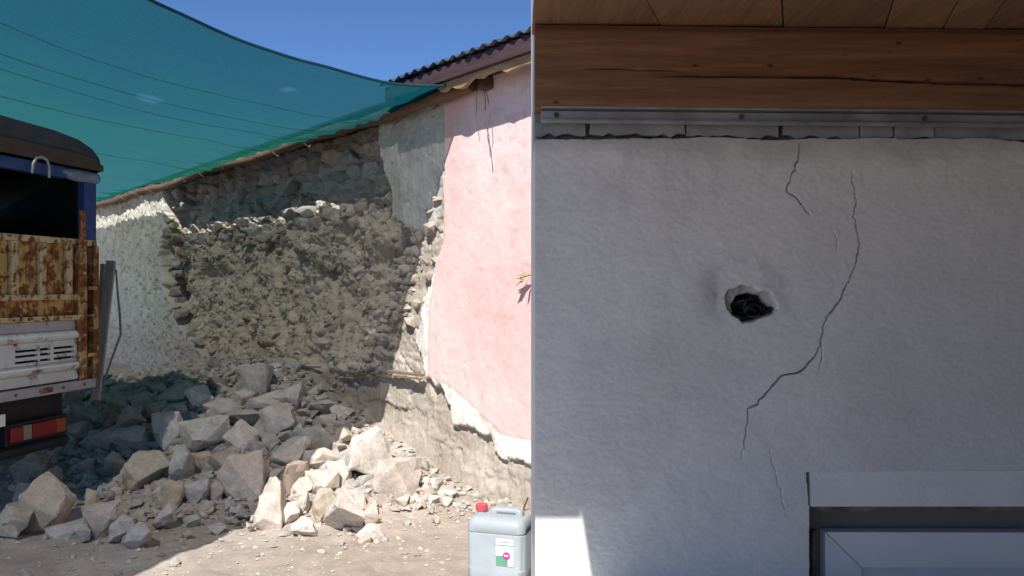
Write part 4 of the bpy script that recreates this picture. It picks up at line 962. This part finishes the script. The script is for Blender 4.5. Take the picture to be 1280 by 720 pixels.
# black cable curled in the hole
cb = thing('cable_bundle', 'black cable curled up inside the round hole', 'cable', (hx(941), WY + 0.045, hz(385)))
for k in range(11):
    r = 0.016 + 0.028 * random.random(); ox, oz = random.uniform(-0.028, 0.034), random.uniform(-0.016, 0.014); ph = random.uniform(0, 6)
    MB().tube([(ox + r * 1.15 * math.cos(ph + a), 0.008 * k - 0.02 + 0.012 * math.sin(2 * a + k), oz + r * 0.9 * math.sin(ph + a)) for a in np.linspace(0, 5.2, 22)], 0.0055, 7).build('loop', M['cable'], cb, smooth=True)
# lintel band, mortar joint, window
m = MB(); m.prism([(0.012, hz(589)), (0.11, hz(589)), (0.11, hz(634)), (0.006, hz(634))], 0, hx(1014), 3.15); m.build('lintel_band', M['lintel'], porch, 0.002)
xs = np.arange(hx(1015), 3.1, 0.03); low = [(x, hz(640) + 0.010 * random.uniform(-1, 1) + 0.008 * math.sin(x * 11)) for x in xs]
m = MB(); m.prism([(xs[0], hz(633)), *low, (xs[-1], hz(633))], 1, 0.035, 0.11); m.build('mortar_joint', M['mortar'], porch)
win = thing('window', None, None); win.parent = porch
def miter(poly, name): MB().prism(poly, 1, 0.06, 0.108).build(name, M['pvc'], win, 0.003)
ft, fi, fl, fr = hz(672), hz(718), hx(1041), hx(1088)
miter([(fl, ft), (3.0, ft - 0.006), (3.0, fi - 0.006), (fr, fi)], 'frame_head'); miter([(fl - 0.0008, ft - 0.001), (fr - 0.0008, fi - 0.001), (fr - 0.0008, 0.05), (fl - 0.0008, 0.05)], 'frame_jamb')
MB().box(fr, 3.0, 0.085, 0.10, 0.05, fi - 0.007).build('pane', M['pvc'], win)
MB().box(hx(1028), hx(1033), 0.085, 0.112, 0.05, hz(674)).build('jamb_strip', M['mortar'], win)
# blocks between plaster top and rail, rail, beam
TL = 0.010                                               # the timber and rail run very slightly downhill to the right
def dip(x): return -TL * x
us = [(664, 733, 158), (737, 857, 160), (858.5, 974, 162), (980, 1076, 161), (1077.5, 1118, 162), (1119.5, 1169, 162), (1170.5, 1290, 162), (1292, 1420, 162)]
for k, (u0, u1, vt) in enumerate(us):
    x0, x1 = max(hx(u0), X0 + 0.002), hx(u1); y0 = random.uniform(0.0, 0.018); zt = hz(152) + dip(x0)
    low = [(x, hz(168) + dip(x) + random.uniform(-0.006, 0.010)) for x in np.arange(x0, x1 - 0.01, 0.022)] + [(x1, hz(168) + dip(x1) + random.uniform(-0.006, 0.010))]
    MB().prism(low + [(x1 - random.uniform(0, 0.004), zt), (x0 + random.uniform(0, 0.004), zt)], 1, y0, 0.06).build('filler_block', M['block'], porch, 0.002)
rail = thing('rail', None, None); rail.parent = porch; rail.rotation_euler = (0, math.atan(TL), 0)
xa = X0 - 0.004
MB().box(xa, 3.2, -0.045, -0.004, hz(154), hz(139)).build('rail_web', M['alu'], rail)
MB().box(xa, 3.2, -0.060, -0.046, hz(157), hz(153)).build('rail_lip', M['alu'], rail, 0.002)
MB().box(xa, 3.2, -0.060, -0.046, hz(139.5), hz(137)).build('rail_lip', M['alu'], rail, 0.002)
MB().box(xa, 3.2, -0.050, -0.044, hz(142), hz(140.6)).build('rail_groove', M['alu_dark'], rail)
MB().box(xa, 3.2, -0.05, 0.0, hz(136.8), hz(130)).build('rail_shadow_strip', M['alu_dark'], rail)  # dark strip painted in for the shadow line above the rail
for u in (686, 913, 1138): MB().tube([(hx(u), -0.052, hz(147)), (hx(u), -0.044, hz(147))], 0.008, 12).build('screw', M['alu_dark'], rail)
# beam with a drying crack
byF = -0.07
def hzb(v): return EYE + (360 - v) / F * (WY + byF)           # heights on the beam's front face
bz0, bz1 = hzb(132), hzb(30)
xb = np.arange(X0 * (WY + byF) / WY - 0.0005, 3.2, 0.006); zb = np.linspace(bz0, bz1, 70); BX, BZ = np.meshgrid(xb, zb, indexing='ij')
BZ2 = BZ + dip(BX); cy = hzb(92) - 0.004 * np.sin(BX * 5) + 0.006 * fbm(BX * 4, BX * 0, 120) - 0.016 * ss(0.45, 1.7, BX)
kc = (1 - ss(0.0, 0.0042, np.abs(BZ - cy))) * ss(0.46, 0.6, BX); c2 = hzb(86) + 0.004 * np.sin(BX * 7)
kc2 = (1 - ss(0.0, 0.003, np.abs(BZ - c2))) * ss(0.2, 0.3, BX) * ss(0.62, 0.45, BX) * 0.5
BY = byF + 0.03 * kc + 0.02 * kc2 + 0.0035 * fbm(BX * 3, BZ * 30, 121) + 0.012 * ss(0.03, 0.0, BZ - bz0) ** 2 + 0.012 * ss(0.03, 0.0, bz1 - BZ) ** 2 - 0.004 * ss(0.0, 0.02, BZ - hzb(68))
V = np.stack([BX, BY, BZ2], -1).reshape(-1, 3); nB, nz_ = len(xb), len(zb); idx = np.arange(nB * nz_).reshape(nB, nz_)
def skirt(V, line, y, dz=0):
    b = V[line].copy(); b[:, 1] = y; s0 = len(V); V = np.concatenate([V, b]); e = np.arange(len(line) - 1)
    return V, np.stack([line[e], s0 + e, s0 + e + 1, line[e + 1]], 1)
fs = [grid_faces(nB, nz_)]
V, q = skirt(V, idx[:, 0], 0.05); fs.append(q)
V, q = skirt(V, idx[:, -1][::-1], 0.05); fs.append(q)
V, q = skirt(V, idx[0, :][::-1], 0.05); fs.append(q); V[-nz_:, 0] += 0.0045
beam = link('beam', mesh_from('beam', V, np.concatenate(fs)), M['beam'], porch, smooth=True); beam.data.set_sharp_from_angle(angle=math.radians(50)); beam['label'] = 'brown knotty beam with a long drying crack'
# ceiling boards running out over the porch; short ones on the left leave the corner of the wall in the sun
cz = hzb(31) + 0.004
SHEAR = 0.36                                              # the inner bay's boards are laid askew, the outer bay's straight
joints = [0.066, hx(822) , hx(973), hx(1097), hx(1168), hx(1219), hx(1330), hx(1480), hx(1640), hx(1800)]
for k in range(len(joints) - 1):
    x0, x1 = joints[k] + 0.002, joints[k + 1] - 0.002; zc = cz + dip(0.5 * (x0 + x1)) + random.uniform(0, 0.005); ya, yb = -0.335, 0.05
    sh = lambda x, y: 0.066 if (k == 0 and x < 0.1) else x + SHEAR * (y + 0.05)
    m = MB(); m.v = [(sh(x, y), y, z) for z in (zc, zc + 0.028) for x, y in ((x0, ya), (x1, ya), (x1, yb), (x0, yb))]
    m.f = [(0, 3, 2, 1), (4, 5, 6, 7), (0, 1, 5, 4), (1, 2, 6, 5), (2, 3, 7, 6), (3, 0, 4, 7)]; m.build('ceiling_board', M['board'], porch, 0.002)
outer = [-0.20, -0.018, 0.20, 0.5, 0.8, 1.1, 1.4, 1.7, 2.0, 2.3, 2.6, 3.0, 3.3]
for k in range(len(outer) - 1):
    MB().box(outer[k] + 0.002, outer[k + 1] - 0.002, -(WY - 1.19) if k == 0 else -(WY + 2.5), -0.338, cz - 0.012, cz + 0.016).build('ceiling_board', M['board'], porch, 0.002)
MB().box(-0.018, 3.3, -(WY + 2.5), -0.37, cz + 0.02, cz + 0.05).build('unseen_porch_roof_sheet', M['sheet'], porch)
MB().box(0.068, 3.3, -0.368, 0.05, cz + 0.04, cz + 0.07).build('unseen_porch_roof_sheet', M['sheet'], porch)
MB().box(-0.20, -0.019, -(WY - 1.19), -0.37, cz + 0.02, cz + 0.05).build('unseen_porch_roof_sheet', M['sheet'], porch)
MB().box(0.75, 2.1, -(WY + 2.5), -(WY + 2.3), 0.0, cz - 0.04).build('added_front_wall', M['mortar'], porch)  # added wall behind the camera, dims the white wall
MB().box(0.2, 0.32, -(WY + 2.4), -(WY + 2.28), 0.0, cz - 0.04).build('porch_post', M['beam'], porch, 0.006)
MB().box(2.1, 2.3, -(WY + 2.5), -0.0, 0.0, cz - 0.04).build('added_end_wall', M['mortar'], porch)  # added unseen wall, darkens the white wall towards the right
MB().box(-0.10, 2.1, -0.34, -0.012, 0.0, 0.60).build('bounce_plinth', M['lintel'], porch, 0.01)  # added below the view, bounces sun onto the wall's lower left
MB().box(-0.20, 0.30, -1.2, 0.02, 2.615, 2.635).build('unseen_porch_roof_sheet', M['sheet'], porch)  # extra sheet added out of view to shade the beam's left end
